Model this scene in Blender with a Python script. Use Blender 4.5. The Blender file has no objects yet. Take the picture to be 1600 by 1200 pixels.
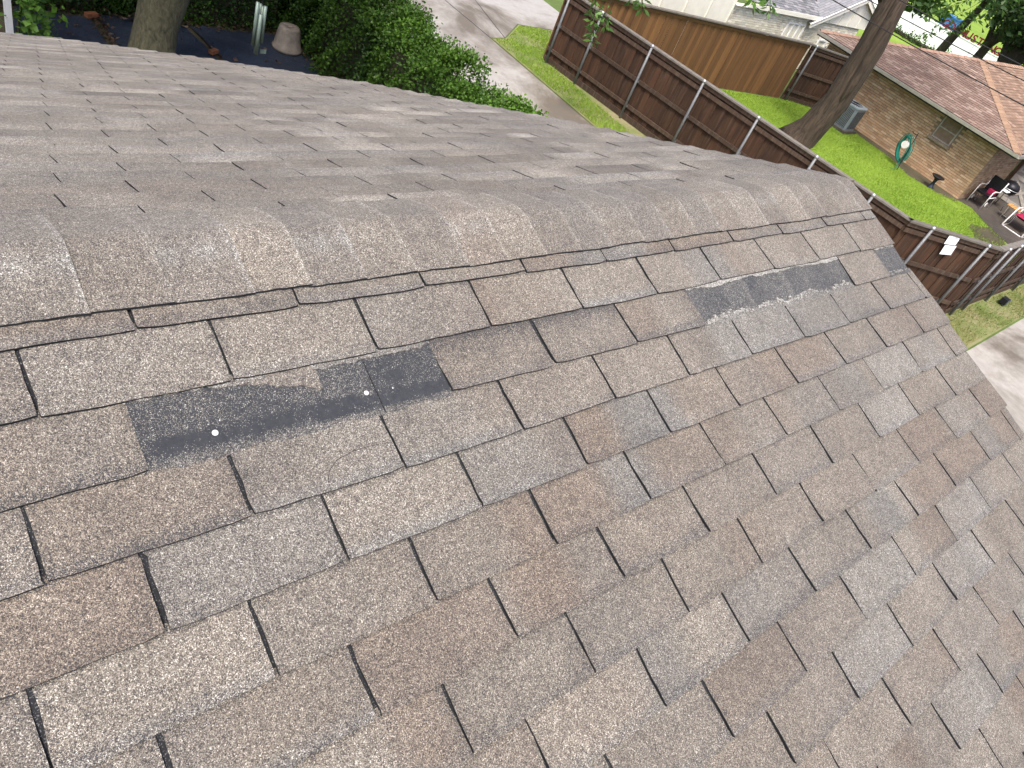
import bpy, math, random
import numpy as np
from mathutils import Vector, Matrix
random.seed(7); rng = np.random.default_rng(7)
R = math.radians
scene = bpy.context.scene
col = scene.collection

# ------------------------------------------------------------------ camera
H = 6.4                                   # camera height above the yard
CW = np.array([[0.7539642521, -0.2051453918, 0.6240619158],
               [-0.5654168621, -0.6862843672, 0.4575123380],
               [0.3344273892, -0.6978030779, -0.6334265434]])   # columns: right, down, forward
cam_d = bpy.data.cameras.new('camera')
cam = bpy.data.objects.new('camera', cam_d); col.objects.link(cam)
cam_d.sensor_width = 36; cam_d.lens = 1170 / 1600 * 36
cam_d.clip_start = 0.02; cam_d.clip_end = 2000
M = Matrix.Identity(4)
for i in range(3):
    M[i][0] = CW[i, 0]; M[i][1] = -CW[i, 1]; M[i][2] = -CW[i, 2]
M[2][3] = H
cam.matrix_world = M
scene.camera = cam

# ------------------------------------------------------------------ sky, sun, exposure
SUN_FROM = Vector((-0.38, -0.30, 0.87)).normalized()
world = bpy.data.worlds.new('World'); scene.world = world; world.use_nodes = True
wn = world.node_tree
sky = wn.nodes.new('ShaderNodeTexSky'); sky.sky_type = 'NISHITA'; sky.sun_disc = False
sky.sun_elevation = math.asin(SUN_FROM.z); sky.sun_rotation = math.atan2(SUN_FROM.x, SUN_FROM.y)
sky.dust_density = 4.0; sky.air_density = 0.54; sky.ozone_density = 0.6
bg = wn.nodes['Background']; bg.inputs[1].default_value = 0.15
wn.links.new(sky.outputs[0], bg.inputs[0])
sun_d = bpy.data.lights.new('sun', 'SUN'); sun_d.energy = 1.5; sun_d.angle = R(12); sun_d.color = (1, .95, .88)
sun = bpy.data.objects.new('sun', sun_d); col.objects.link(sun)
sun.rotation_euler = SUN_FROM.to_track_quat('Z', 'Y').to_euler()
vs = scene.view_settings
vs.view_transform = 'Standard'; vs.look = 'None'; vs.gamma = 1; vs.use_curve_mapping = False
vs.exposure = 1.30

# ------------------------------------------------------------------ material helpers
class NT:
    def __init__(s, name):
        s.m = bpy.data.materials.new(name); s.m.use_nodes = True
        s.t = s.m.node_tree; s.b = s.t.nodes['Principled BSDF']
        s.b.inputs['Roughness'].default_value = .85
        s.b.inputs['Specular IOR Level'].default_value = .3
    def n(s, kind, **kw):
        x = s.t.nodes.new('ShaderNode' + kind)
        for k, v in kw.items():
            if k.startswith('i_'):
                key = k[2:]; key = int(key) if key.isdigit() else key
                x.inputs[key].default_value = v
            else: setattr(x, k, v)
        return x
    def l(s, a, b): s.t.links.new(a, b)
    def put(s, v, sock):
        if isinstance(v, (int, float, tuple)): sock.default_value = v
        else: s.l(v, sock)
    def math(s, op, a, b=0.0, clamp=False):
        x = s.n('Math', operation=op, use_clamp=clamp); s.put(a, x.inputs[0]); s.put(b, x.inputs[1]); return x.outputs[0]
    def ramp(s, fac, stops):
        x = s.n('ValToRGB'); e = x.color_ramp.elements
        while len(e) < len(stops): e.new(.5)
        for el, (p, c) in zip(e, stops):
            el.position = p; el.color = (*c, 1) if len(c) == 3 else c
        s.put(fac, x.inputs[0]); return x.outputs[0]
    def mix(s, fac, a, b, mode='MIX'):
        x = s.n('Mix', data_type='RGBA', blend_type=mode); x.clamp_factor = True
        s.put(fac, x.inputs[0])
        for v, k in ((a, 6), (b, 7)):
            s.put((*v, 1) if isinstance(v, tuple) and len(v) == 3 else v, x.inputs[k])
        return x.outputs[2]
    def noise(s, scale, detail=3, rough=.6, vec=None, dist=0.):
        x = s.n('TexNoise', i_Scale=scale, i_Detail=detail, i_Roughness=rough, i_Distortion=dist)
        if vec: s.l(vec, x.inputs['Vector'])
        return x.outputs[0]
    def coord(s, kind='Object', scale=None, rot=None):
        c = s.n('TexCoord').outputs[kind]
        if scale or rot:
            mp = s.n('Mapping'); s.l(c, mp.inputs[0])
            if scale: mp.inputs['Scale'].default_value = scale
            if rot: mp.inputs['Rotation'].default_value = rot
            c = mp.outputs[0]
        return c
    def bump(s, h, strength=.4, dist=.01):
        x = s.n('Bump', i_Strength=strength, i_Distance=dist); s.put(h, x.inputs['Height']); s.l(x.outputs[0], s.b.inputs['Normal'])
    def color(s, c): s.put(c if not (isinstance(c, tuple) and len(c) == 3) else (*c, 1), s.b.inputs['Base Color'])
    def rough(s, v): s.put(v, s.b.inputs['Roughness'])

def plain(name, c, rough=.6, metal=0., var=.25, scale=12., bump=.0, bscale=60.):
    k = NT(name); co = k.coord()
    n = k.noise(scale, 4, .6, co)
    k.color(k.ramp(n, [(.3, tuple(x * (1 - var) for x in c)), (.7, tuple(min(1, x * (1 + var)) for x in c))]))
    k.rough(rough); k.b.inputs['Metallic'].default_value = metal
    if bump: k.bump(k.noise(bscale, 3, .6, co), bump, .01)
    return k.m

def granule_material(name, cell=820.0, contrast=1.0):
    """asphalt shingle: coloured mineral granules; 'tint' = (light, blue, red, worn and edge shade)"""
    k = NT(name); co = k.coord()
    at = k.n('Attribute', attribute_name='tint'); sp = k.n('SeparateColor'); k.l(at.outputs['Color'], sp.inputs[0])
    vo = k.n('TexVoronoi', i_Scale=cell); k.l(co, vo.inputs['Vector'])
    vc = k.n('SeparateColor'); k.l(vo.outputs['Color'], vc.inputs[0])
    vo2 = k.n('TexVoronoi', i_Scale=cell * .55); k.l(co, vo2.inputs['Vector'])
    vc2 = k.n('SeparateColor'); k.l(vo2.outputs['Color'], vc2.inputs[0])
    clump = k.noise(55, 3, .7, co); low = k.noise(7, 4, .62, co)
    v = k.math('ADD', k.math('MULTIPLY', vc.outputs[0], .66), k.math('MULTIPLY', vc2.outputs[1], .34))
    v = k.math('ADD', v, k.math('MULTIPLY', k.math('SUBTRACT', clump, .5), .20))
    v = k.math('ADD', v, k.math('MULTIPLY', k.math('SUBTRACT', low, .5), .22))
    v = k.math('ADD', v, k.math('MULTIPLY', k.math('SUBTRACT', sp.outputs[0], .5), .62), clamp=True)
    c = k.ramp(v, [(.0, (.034, .031, .029)), (.24, (.061, .054, .048)), (.44, (.121, .105, .089)),
                   (.64, (.192, .168, .136)), (.84, (.298, .265, .213)), (1., (.60, .57, .50))])
    blue = k.mix(1., c, (.94, 1.02, 1.12), 'MULTIPLY')
    c = k.mix(k.math('MULTIPLY', sp.outputs[1], 1.0), c, blue)
    red = k.mix(1., c, (.98, .91, .88), 'MULTIPLY')
    c = k.mix(sp.outputs[2], c, red)
    # worn places and painted edge shade: asphalt shows between the granules left
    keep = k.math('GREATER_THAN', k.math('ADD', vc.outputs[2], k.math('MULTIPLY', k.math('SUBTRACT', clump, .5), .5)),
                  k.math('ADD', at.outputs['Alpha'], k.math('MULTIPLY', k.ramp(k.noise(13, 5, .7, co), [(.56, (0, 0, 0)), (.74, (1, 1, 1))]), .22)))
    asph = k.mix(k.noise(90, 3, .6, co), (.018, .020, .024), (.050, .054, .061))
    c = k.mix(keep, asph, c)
    k.color(c); k.rough(.92); k.b.inputs['Specular IOR Level'].default_value = .2; k.b.inputs['Sheen Weight'].default_value = .07; k.b.inputs['Sheen Roughness'].default_value = .5
    hgt = k.math('SUBTRACT', 1., k.math('MULTIPLY', vo.outputs['Distance'], 1.))
    k.bump(k.math('ADD', hgt, k.math('MULTIPLY', vc.outputs[1], .8)), .55, .0016)
    return k.m

MAT = {}
MAT['granule'] = granule_material('shingle_granules')
MAT['asphalt'] = plain('asphalt_edge', (.016, .017, .019), .8, var=.4, scale=120)
k = NT('asphalt_underlay'); co = k.coord()
k.color(k.mix(k.math('GREATER_THAN', k.noise(420, 1, .5, co), .63), (.012, .013, .015), (.10, .10, .105))); MAT['under'] = k.m
MAT['nail'] = plain('white_nail', (.66, .66, .64), .35, var=.03)

def wood(name, a, b, dark, grey=None, stain=.5):
    k = NT(name); co = k.coord('Object', (14, 14, 1.3)); oi = k.n('ObjectInfo')
    add = k.n('VectorMath', operation='ADD'); k.l(co, add.inputs[0])
    sc = k.n('VectorMath', operation='SCALE'); cb = k.n('CombineXYZ')
    for j in range(3): k.l(oi.outputs['Random'], cb.inputs[j])
    k.l(cb.outputs[0], sc.inputs[0]); sc.inputs['Scale'].default_value = 57.0; k.l(sc.outputs[0], add.inputs[1])
    v = add.outputs[0]
    grain = k.noise(2.2, 6, .65, v, .4); blot = k.noise(.55, 4, .6, v)
    c = k.mix(grain, a, b)
    c = k.mix(k.math('MULTIPLY', k.ramp(blot, [(.45, (0, 0, 0)), (.72, (1, 1, 1))]), stain), c, dark)
    c = k.mix(k.math('MULTIPLY', oi.outputs['Random'], .55), c, dark)
    if grey:
        c = k.mix(k.math('MULTIPLY', k.ramp(k.noise(1.3, 5, .7, v), [(.5, (0, 0, 0)), (.75, (1, 1, 1))]), .6), c, grey)
    k.color(c); k.rough(.8); k.bump(grain, .35, .006)
    return k.m
MAT['wood_dark'] = wood('fence_wood_dark', (.045, .022, .012), (.092, .042, .020), (.012, .008, .006), (.10, .065, .045), .8)
MAT['wood_orange'] = wood('fence_wood_orange', (.15, .072, .028), (.24, .12, .046), (.055, .028, .014), None, .5)
MAT['wood_grey'] = wood('fence_cap_grey', (.13, .115, .095), (.24, .22, .19), (.06, .05, .04), None, .5)
MAT['rail'] = wood('fence_rail', (.05, .030, .020), (.09, .055, .036), (.03, .02, .014), (.16, .13, .1), .5)
MAT['galv'] = plain('galvanised_pipe', (.17, .175, .18), .55, .4, var=.18, scale=20)
MAT['steel'] = plain('bright_pipe_cap', (.6, .61, .62), .3, .8, var=.1)

def leafmat(name, a, b, trans=.25):
    k = NT(name); at = k.n('Attribute', attribute_name='tint'); sp = k.n('SeparateColor'); k.l(at.outputs['Color'], sp.inputs[0])
    c = k.mix(sp.outputs[0], a, b)
    k.color(c); k.rough(.5)
    tr = k.n('BsdfTranslucent'); k.l(c, tr.inputs[0])
    mx = k.n('MixShader', i_0=trans); k.l(k.b.outputs[0], mx.inputs[1]); k.l(tr.outputs[0], mx.inputs[2])
    k.l(mx.outputs[0], k.t.nodes['Material Output'].inputs[0])
    return k.m
MAT['ivy'] = leafmat('ivy_leaf', (.010, .034, .005), (.080, .17, .014))
MAT['ivy_light'] = leafmat('fresh_leaf', (.05, .12, .015), (.15, .30, .04))
MAT['tree_leaf'] = leafmat('tree_leaf', (.022, .055, .012), (.09, .18, .03))
MAT['pecan'] = leafmat('hanging_leaf', (.035, .09, .015), (.12, .24, .045), .35)
MAT['blade'] = leafmat('grass_blade', (.15, .26, .02), (.29, .42, .05), .3)
MAT['dry_blade'] = leafmat('dry_grass_blade', (.10, .17, .03), (.30, .27, .11), .2)
MAT['litter'] = leafmat('leaf_litter', (.022, .015, .010), (.085, .052, .032), .05)
def bark(name, a, b, sc=(9, 9, 1.6), moss=(.075, .085, .04)):
    k = NT(name); co = k.coord('Object', sc); n = k.noise(1.6, 6, .7, co, .6); m = k.noise(.35, 3, .6, k.coord())
    c = k.mix(k.ramp(n, [(.35, (0, 0, 0)), (.68, (1, 1, 1))]), a, b); c = k.mix(k.math('MULTIPLY', m, .5), c, moss)
    k.color(c); k.rough(.95); k.bump(n, .9, .04); return k.m
MAT['bark'] = bark('bark_brown', (.022, .017, .013), (.105, .076, .054), (8, 8, 1.3), (.05, .036, .026))
MAT['bark_moss'] = bark('bark_mossy', (.035, .032, .022), (.15, .135, .085), (11, 11, 5))
MAT['bark_dark'] = bark('bark_dark', (.018, .014, .011), (.05, .04, .032))
def ground(name, a, b, c3, s1=.6, s2=9., rough=.9, bump=.3, bs=40):
    k = NT(name); co = k.coord(); n1 = k.noise(s1, 5, .65, co); n2 = k.noise(s2, 5, .7, co)
    c = k.mix(k.ramp(n1, [(.38, (0, 0, 0)), (.64, (1, 1, 1))]), a, b)
    c = k.mix(k.math('MULTIPLY', k.ramp(n2, [(.4, (0, 0, 0)), (.7, (1, 1, 1))]), .55), c, c3)
    k.color(c); k.rough(rough); k.bump(k.noise(bs, 4, .7, co), bump, .02); return k.m
MAT['soil'] = ground('turf_soil', (.06, .10, .02), (.10, .16, .03), (.09, .075, .045))
MAT['lawn'] = ground('lawn_turf', (.15, .25, .02), (.21, .32, .035), (.15, .18, .045), .35, 5)
MAT['drylawn'] = ground('thin_turf', (.13, .17, .045), (.25, .21, .12), (.09, .14, .03), .9, 6)
MAT['mud'] = ground('damp_soil', (.055, .045, .03), (.10, .08, .055), (.05, .065, .02), 1.2, 9)
k = NT('damp_concrete'); co = k.coord()
n1 = k.noise(.30, 6, .66, co, .4); n2 = k.noise(6, 6, .75, co); n3 = k.noise(1.1, 4, .7, co, .5)
c = k.mix(k.ramp(n1, [(.42, (0, 0, 0)), (.58, (1, 1, 1))]), (.125, .108, .085), (.36, .335, .29))
c = k.mix(k.math('MULTIPLY', k.ramp(n2, [(.4, (0, 0, 0)), (.75, (1, 1, 1))]), .35), c, (.15, .125, .095))
c = k.mix(k.math('MULTIPLY', k.ramp(n3, [(.55, (0, 0, 0)), (.75, (1, 1, 1))]), .45), c, (.17, .13, .09))
k.color(c); k.rough(k.ramp(n1, [(.4, (.7,) * 3), (.62, (.3,) * 3)])); k.bump(n2, .15, .01)
MAT['concrete'] = k.m
MAT['patio'] = ground('dark_patio', (.055, .047, .04), (.10, .085, .07), (.04, .035, .03), .8, 8, .7)  # dark brown mottled slab
k = NT('navy_tarp'); co = k.coord(); n = k.noise(3.5, 5, .6, co, .8); n2 = k.noise(14, 4, .7, co)
c = k.mix(n, (.011, .017, .032), (.028, .039, .060)); c = k.mix(k.math('MULTIPLY', k.ramp(n2, [(.55, (0, 0, 0)), (.75, (1, 1, 1))]), .4), c, (.09, .08, .065))
k.color(c); k.rough(.6); k.bump(n, .5, .05); MAT['tarp'] = k.m
def attrmat(name, rough=.9, var=.3, scale=40, bump=.2):
    k = NT(name); at = k.n('Attribute', attribute_name='tint'); co = k.coord(); n = k.noise(scale, 4, .7, co)
    k.color(k.mix(k.math('MULTIPLY', n, var * 2), at.outputs['Color'], k.mix(1., at.outputs['Color'], (.55, .52, .5), 'MULTIPLY')))
    k.rough(rough); k.bump(n, bump, .01); return k.m
MAT['brick'] = attrmat('brick_faces'); MAT['farshingle'] = attrmat('neighbour_shingles', scale=90)
MAT['mortar'] = plain('mortar', (.21, .155, .105), .95, var=.2, scale=8)
MAT['mortar_cream'] = plain('cream_mortar', (.70, .67, .56), .9, var=.12, scale=8)
MAT['cream'] = plain('cream_paint', (.80, .78, .67), .6, var=.07, scale=3)
MAT['white'] = plain('white_paint', (.78, .79, .78), .5, var=.06, scale=5)
MAT['metal_white'] = plain('white_metal', (.72, .70, .68), .4, var=.12, scale=30)
MAT['gutter'] = plain('gutter_metal', (.36, .34, .29), .5, .2, var=.2, scale=6)
MAT['dark'] = plain('dark_paint', (.03, .03, .032), .5, var=.3)
MAT['soffit'] = plain('soffit', (.22, .18, .13), .8, var=.2)
MAT['glass'] = plain('window_glass', (.07, .095, .12), .12, var=.3, scale=2)
MAT['screen'] = plain('window_screen', (.16, .17, .165), .6, var=.15, scale=6)
MAT['blind'] = plain('pale_blind', (.13, .16, .19), .6, var=.1, scale=4)
MAT['ac'] = plain('condenser_grey', (.20, .23, .25), .45, .3, var=.15, scale=8)
MAT['ac_top'] = plain('condenser_top', (.33, .38, .41), .4, .3, var=.12, scale=8)
MAT['hose'] = plain('green_hose', (.012, .17, .125), .35, var=.3, scale=30)
MAT['iron'] = plain('black_iron', (.018, .018, .022), .4, .4, var=.3, scale=30)
MAT['navy'] = plain('dark_glaze', (.02, .024, .04), .25, var=.3)
MAT['clay'] = plain('grey_clay', (.17, .148, .122), .85, var=.3, scale=9, bump=.3)
MAT['terracotta'] = plain('terracotta', (.19, .075, .035), .9, var=.3, scale=14, bump=.3)
MAT['magenta'] = plain('crimson_fabric', (.30, .012, .055), .7, var=.2, scale=14)
MAT['pine'] = plain('orange_wood', (.52, .26, .09), .6, var=.25, scale=14)
MAT['door'] = plain('grey_door', (.27, .255, .24), .7, var=.15, scale=5)
MAT['red'] = plain('red_letters', (.13, .010, .013), .5, var=.15)
MAT['billboard'] = plain('white_wall_paint', (.82, .84, .86), .6, var=.05, scale=2)
MAT['blue'] = plain('blue_paint', (.05, .17, .42), .5, var=.2)
MAT['cable'] = plain('black_cable', (.02, .02, .022), .6, var=.2)
MAT['paper'] = plain('white_paper', (.80, .81, .84), .7, var=.05)
MAT['ink'] = plain('grey_print', (.30, .32, .40), .7, var=.1)
MAT['chime'] = plain('chime_tube', (.13, .17, .145), .5, .3, var=.15)
MAT['fascia'] = plain('painted_fascia', (.45, .42, .37), .7, var=.15)
MAT['redbrickwall'] = plain('brown_wall', (.12, .07, .045), .9, var=.3, scale=9, bump=.3)

# ------------------------------------------------------------------ mesh helpers
class MB:
    def __init__(s): s.v = []; s.f = []; s.mi = []; s.t = []
    def add(s, vs_, fs, mi=0, t=None):
        o = len(s.v); s.v.extend([tuple(map(float, p)) for p in vs_]); s.f.extend([tuple(o + i for i in f) for f in fs]); s.mi.extend([mi] * len(fs))
        if t is not None: s.t.extend(t if isinstance(t, list) else [t] * len(vs_))
        return s
    def box(s, c, d, ax=None, mi=0, t=None):
        c = np.array(c, float); A = np.eye(3) if ax is None else np.array(ax, float)
        P = [c + sx * d[0] / 2 * A[0] + sy * d[1] / 2 * A[1] + sz * d[2] / 2 * A[2] for sx in (-1, 1) for sy in (-1, 1) for sz in (-1, 1)]
        return s.add(P, [(0, 1, 3, 2), (4, 6, 7, 5), (0, 4, 5, 1), (2, 3, 7, 6), (0, 2, 6, 4), (1, 5, 7, 3)], mi, t)
    def tube(s, pts, rad, n=8, mi=0, cap=True, t=None, closed=False):
        pts = [np.array(p, float) for p in pts]; m = len(pts)
        rad = [rad] * m if isinstance(rad, (int, float)) else rad
        vs_, fs = [], []; ref = None
        for i, p in enumerate(pts):
            d = (pts[(i + 1) % m] - pts[i - 1]) if closed else pts[min(i + 1, m - 1)] - pts[max(i - 1, 0)]
            d = d / (np.linalg.norm(d) + 1e-9)
            if ref is None: ref = np.cross(d, [0, 0, 1]) if abs(d[2]) < .9 else np.cross(d, [0, 1, 0])
            a = ref - d * (ref @ d); a /= np.linalg.norm(a) + 1e-9; ref = a; b = np.cross(d, a)
            for j in range(n):
                w = 2 * math.pi * j / n; vs_.append(p + rad[i] * (math.cos(w) * a + math.sin(w) * b))
        for i in range(m if closed else m - 1):
            for j in range(n):
                i2 = (i + 1) % m; fs.append((i * n + j, i * n + (j + 1) % n, i2 * n + (j + 1) % n, i2 * n + j))
        if cap and not closed: fs += [tuple(range(n))[::-1], tuple((m - 1) * n + j for j in range(n))]
        return s.add(vs_, fs, mi, t)
    def lathe(s, c, prof, n=20, mi=0):
        vs_, fs = [], []; m = len(prof)
        for (r, z) in prof:
            for j in range(n):
                w = 2 * math.pi * j / n; vs_.append((c[0] + r * math.cos(w), c[1] + r * math.sin(w), c[2] + z))
        for i in range(m - 1):
            for j in range(n): fs.append((i * n + j, i * n + (j + 1) % n, (i + 1) * n + (j + 1) % n, (i + 1) * n + j))
        fs += [tuple(range(n))[::-1], tuple((m - 1) * n + j for j in range(n))]
        return s.add(vs_, fs, mi)
    def mesh(s, name, mats, smooth=False):
        me = bpy.data.meshes.new(name); me.from_pydata(s.v, [], s.f); 
        for m in (mats if isinstance(mats, (list, tuple)) else [mats]): me.materials.append(MAT[m])
        me.polygons.foreach_set('material_index', s.mi)
        if smooth: me.polygons.foreach_set('use_smooth', [True] * len(s.f))
        if s.t:
            a = me.attributes.new('tint', 'FLOAT_COLOR', 'POINT')
            a.data.foreach_set('color', np.array([(*q, 1.)[:4] if len(q) == 3 else q for q in s.t], np.float32).ravel())
        me.update(); return me
    def build(s, name, mats, parent=None, smooth=False):
        return link(name, s.mesh(name, mats, smooth), parent)
def link(name, me, parent=None):
    o = bpy.data.objects.new(name, me); col.objects.link(o)
    if parent is not None:
        o.parent = parent; o.matrix_parent_inverse = Matrix.Translation(-world_of(parent))
    return o
def world_of(o):
    return Vector(o.location) if o.type == 'EMPTY' else Vector((0, 0, 0))
def thing(name, loc, label, cat, group=None):
    o = bpy.data.objects.new(name, None); col.objects.link(o); o.location = loc; o.empty_display_size = .2
    return tag(o, label, cat, group)
def tag(o, label=None, cat=None, group=None, kind=None):
    if label: o['label'] = label
    if cat: o['category'] = cat
    if group: o['group'] = group
    if kind: o['kind'] = kind
    return o
def place(o, at):
    """move a mesh object's origin to its base without moving its shape"""
    o.data.transform(Matrix.Translation(-Vector(at))); o.location = at; return o
def sheet(name, poly, z, mat, kind='structure', parent=None):
    m = MB(); m.add([(x, y, z) for x, y in poly], [tuple(range(len(poly)))])
    o = m.build(name, mat, parent)
    if kind: o['kind'] = kind
    return o
def leaves(mb, P, size, flat=.0, aspect=.6, shade=None, jitter=.4):
    """small diamond leaves at points P"""
    n = len(P); a = rng.normal(size=(n, 3)); a[:, 2] *= (1 - flat); a /= np.linalg.norm(a, axis=1)[:, None]
    b = rng.normal(size=(n, 3)); b -= a * (a * b).sum(1)[:, None]; b /= np.linalg.norm(b, axis=1)[:, None]
    nn = np.cross(a, b); sz = size * (1 + jitter * rng.uniform(-1, 1, n))[:, None]
    tip = P + a * sz; l = P + a * sz * .45 + b * sz * aspect * .5 + nn * sz * .12; r = P + a * sz * .45 - b * sz * aspect * .5 + nn * sz * .12
    V = np.stack([P, r, tip, l], 1).reshape(-1, 3); o = len(mb.v)
    mb.v.extend(map(tuple, V.tolist())); mb.f.extend([(o + 4 * i, o + 4 * i + 1, o + 4 * i + 2, o + 4 * i + 3) for i in range(n)]); mb.mi.extend([0] * n)
    sh = rng.uniform(0, 1, n) if shade is None else np.clip(shade + rng.uniform(-.25, .25, n), 0, 1)
    mb.t.extend([(s_, s_, s_, 1.) for s_ in np.repeat(sh, 4)])

# ================================================================== THE ROOF WE STAND ON
TW, EX = .3048, .127                       # shingle tab width and exposure
PN = R(18.78); CN, SN = math.cos(PN), math.sin(PN)
RX0 = .160278; RY, RZ = 1.20939, H - .918267        # ridge line
def sag(u): return -.009 * math.sin(math.pi * min(max(u, -1), 10) / 9.5) + .0022 * math.sin(u * 2.1 + .6) + .0015 * math.sin(u * 5.3)
def near(u, v, h=0.):                      # v counted from the first full course, ridge at -1.5
    d = (v + 1.5) * EX; hh = h + sag(u) + .002 * math.sin(v * 1.9 + u * .8)
    return (RX0 + u * TW, RY - d * CN - hh * SN, RZ - d * SN + hh * CN)
FA1, FA2 = R(22), R(21.3)
def far(u, v, h=0.):                       # v counted from the ridge, away from us
    d = v * EX; d1 = min(d, 5 * EX); d2 = d - d1
    hh = h + sag(u) * max(0, 1 - v / 20) + .003 * math.sin(v * .55 + u * .7) * min(1, v / 4)
    return (RX0 + u * TW, RY + d1 * math.cos(FA1) + d2 * math.cos(FA2) + hh * math.sin(FA2), RZ - d1 * math.sin(FA1) - d2 * math.sin(FA2) + hh * math.cos(FA2))
FU = [(0, 10.15), (5, 10.2), (9.7, 9.97), (14.2, 9.7), (18, 9.46), (21.5, 9.25), (25.5, 8.8), (31, 7.85), (36.3, 6.85), (39.9, 5.7), (43.7, 4.5), (45.3, 3.3), (46.5, 1.5), (47.5, -3), (48, -14)]
def far_umax(v): return float(np.interp(v, [a for a, b in FU], [b for a, b in FU]))
def near_umax(v): return float(np.interp(v, [-1.5, 0, 3.5, 5, 8, 30], [9.90, 9.92, 10.06, 10.09, 10.12, 10.2])) + .012 * math.sin(v * 2.3)

house = thing('house', (0, 2, 0), 'house seen from its own brown asphalt shingle roof with torn tabs', 'house')
# deck under the shingles: both slopes in one closed shell
dk = MB()
us = [-14, -6, -2] + [i * .5 for i in range(0, 21)]
def decksheet(S, vlist, umaxf):
    vs_, fs = [], []; n = len(us) + 1
    for v in vlist:
        um = umaxf(v) - .05
        for u in us + [um]: vs_.append(S(min(u, um), v, -.0035))
    for i in range(len(vlist) - 1):
        for j in range(n - 1): fs.append((i * n + j, i * n + j + 1, (i + 1) * n + j + 1, (i + 1) * n + j))
    dk.add(vs_, fs)
decksheet(near, [-1.42 + i * .7 for i in range(0, 52)], near_umax)
decksheet(far, [.1 + i * .75 for i in range(0, 63)], far_umax)
roof = dk.build('roof', 'under', house)

def row_colours(seed, lo=-16, hi=12, amp=1.):
    """colour drops along one course: list of (u, light, blue, red)"""
    r = random.Random(seed); out = []; u = lo
    while u < hi:
        w = r.choice([.35, .5, .62, .8, 1.0, 1.25])
        kind = r.random()
        L = r.gauss(.50, .035); B = max(0, r.gauss(.18, .16)); D = max(0, r.gauss(.15, .18))
        if kind < .13: L += .085; B = .1; D = 0
        elif kind < .25: B = r.uniform(.5, .9); D = 0
        elif kind < .38: D = r.uniform(.5, .9); B = 0; L -= .035
        out.append((u, .5 + (L - .5) * amp, B, D)); u += w
    return out
def sample_row(rc, u):
    # soft edged piecewise colour
    for i in range(len(rc) - 1, -1, -1):
        if u >= rc[i][0]:
            a = np.array(rc[i][1:]); d = u - rc[i][0]
            if d < .10 and i > 0: a = a + (np.array(rc[i - 1][1:]) - a) * (1 - d / .10) * .5
            elif i + 1 < len(rc) and rc[i + 1][0] - u < .10: a = a + (np.array(rc[i + 1][1:]) - a) * (1 - (rc[i + 1][0] - u) / .10) * .5
            return a
    return np.array(rc[0][1:])
# tabs with a look of their own: (u, v) -> light, blue, red
SPECIAL = [(1.75, 3.56, .66, .05, 0), (.32, 4.7, .66, .05, 0), (2.38, 7.4, .63, .05, 0), (4.57, 10.4, .62, .05, 0), (.05, .35, .60, .5, 0),
           (1.33, .6, .54, .3, 0), (4.82, 2.75, .57, .05, 0), (8.9, 6.54, .60, .6, 0), (7.2, 9.3, .62, .9, 0), (6.3, 10.4, .60, .8, 0), (7.6, 11.2, .62, .9, 0), (5.6, 11.5, .58, .9, 0), (.96, 3.94, .56, .8, 0), (2.45, 3.7, .50, .8, 0),
           (2.15, .69, .54, .75, 0), (8.1, 4.3, .63, .95, 0), (7.74, 5.4, .65, .95, 0), (8.04, 8.1, .66, 1., 0), (5.91, 8.3, .63, 1., 0),
           (5.18, 9.2, .63, 1., 0), (-.09, 3.65, .42, 0, 1.), (1.56, 5.58, .43, 0, 1.), (3.6, 8.3, .46, 0, .9), (8.5, 7.2, .48, 0, .8),
           (.41, 2.4, .46, 0, .5), (4.46, 7.2, .44, .6, 0), (.1, 1.5, .44, .1, .3), (3.0, 1.5, .45, .2, .3), (3.9, 1.4, .46, .2, .2), (.3, -.1, .42, .2, .2), (1.5, -.1, .44, .2, .2)]
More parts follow.
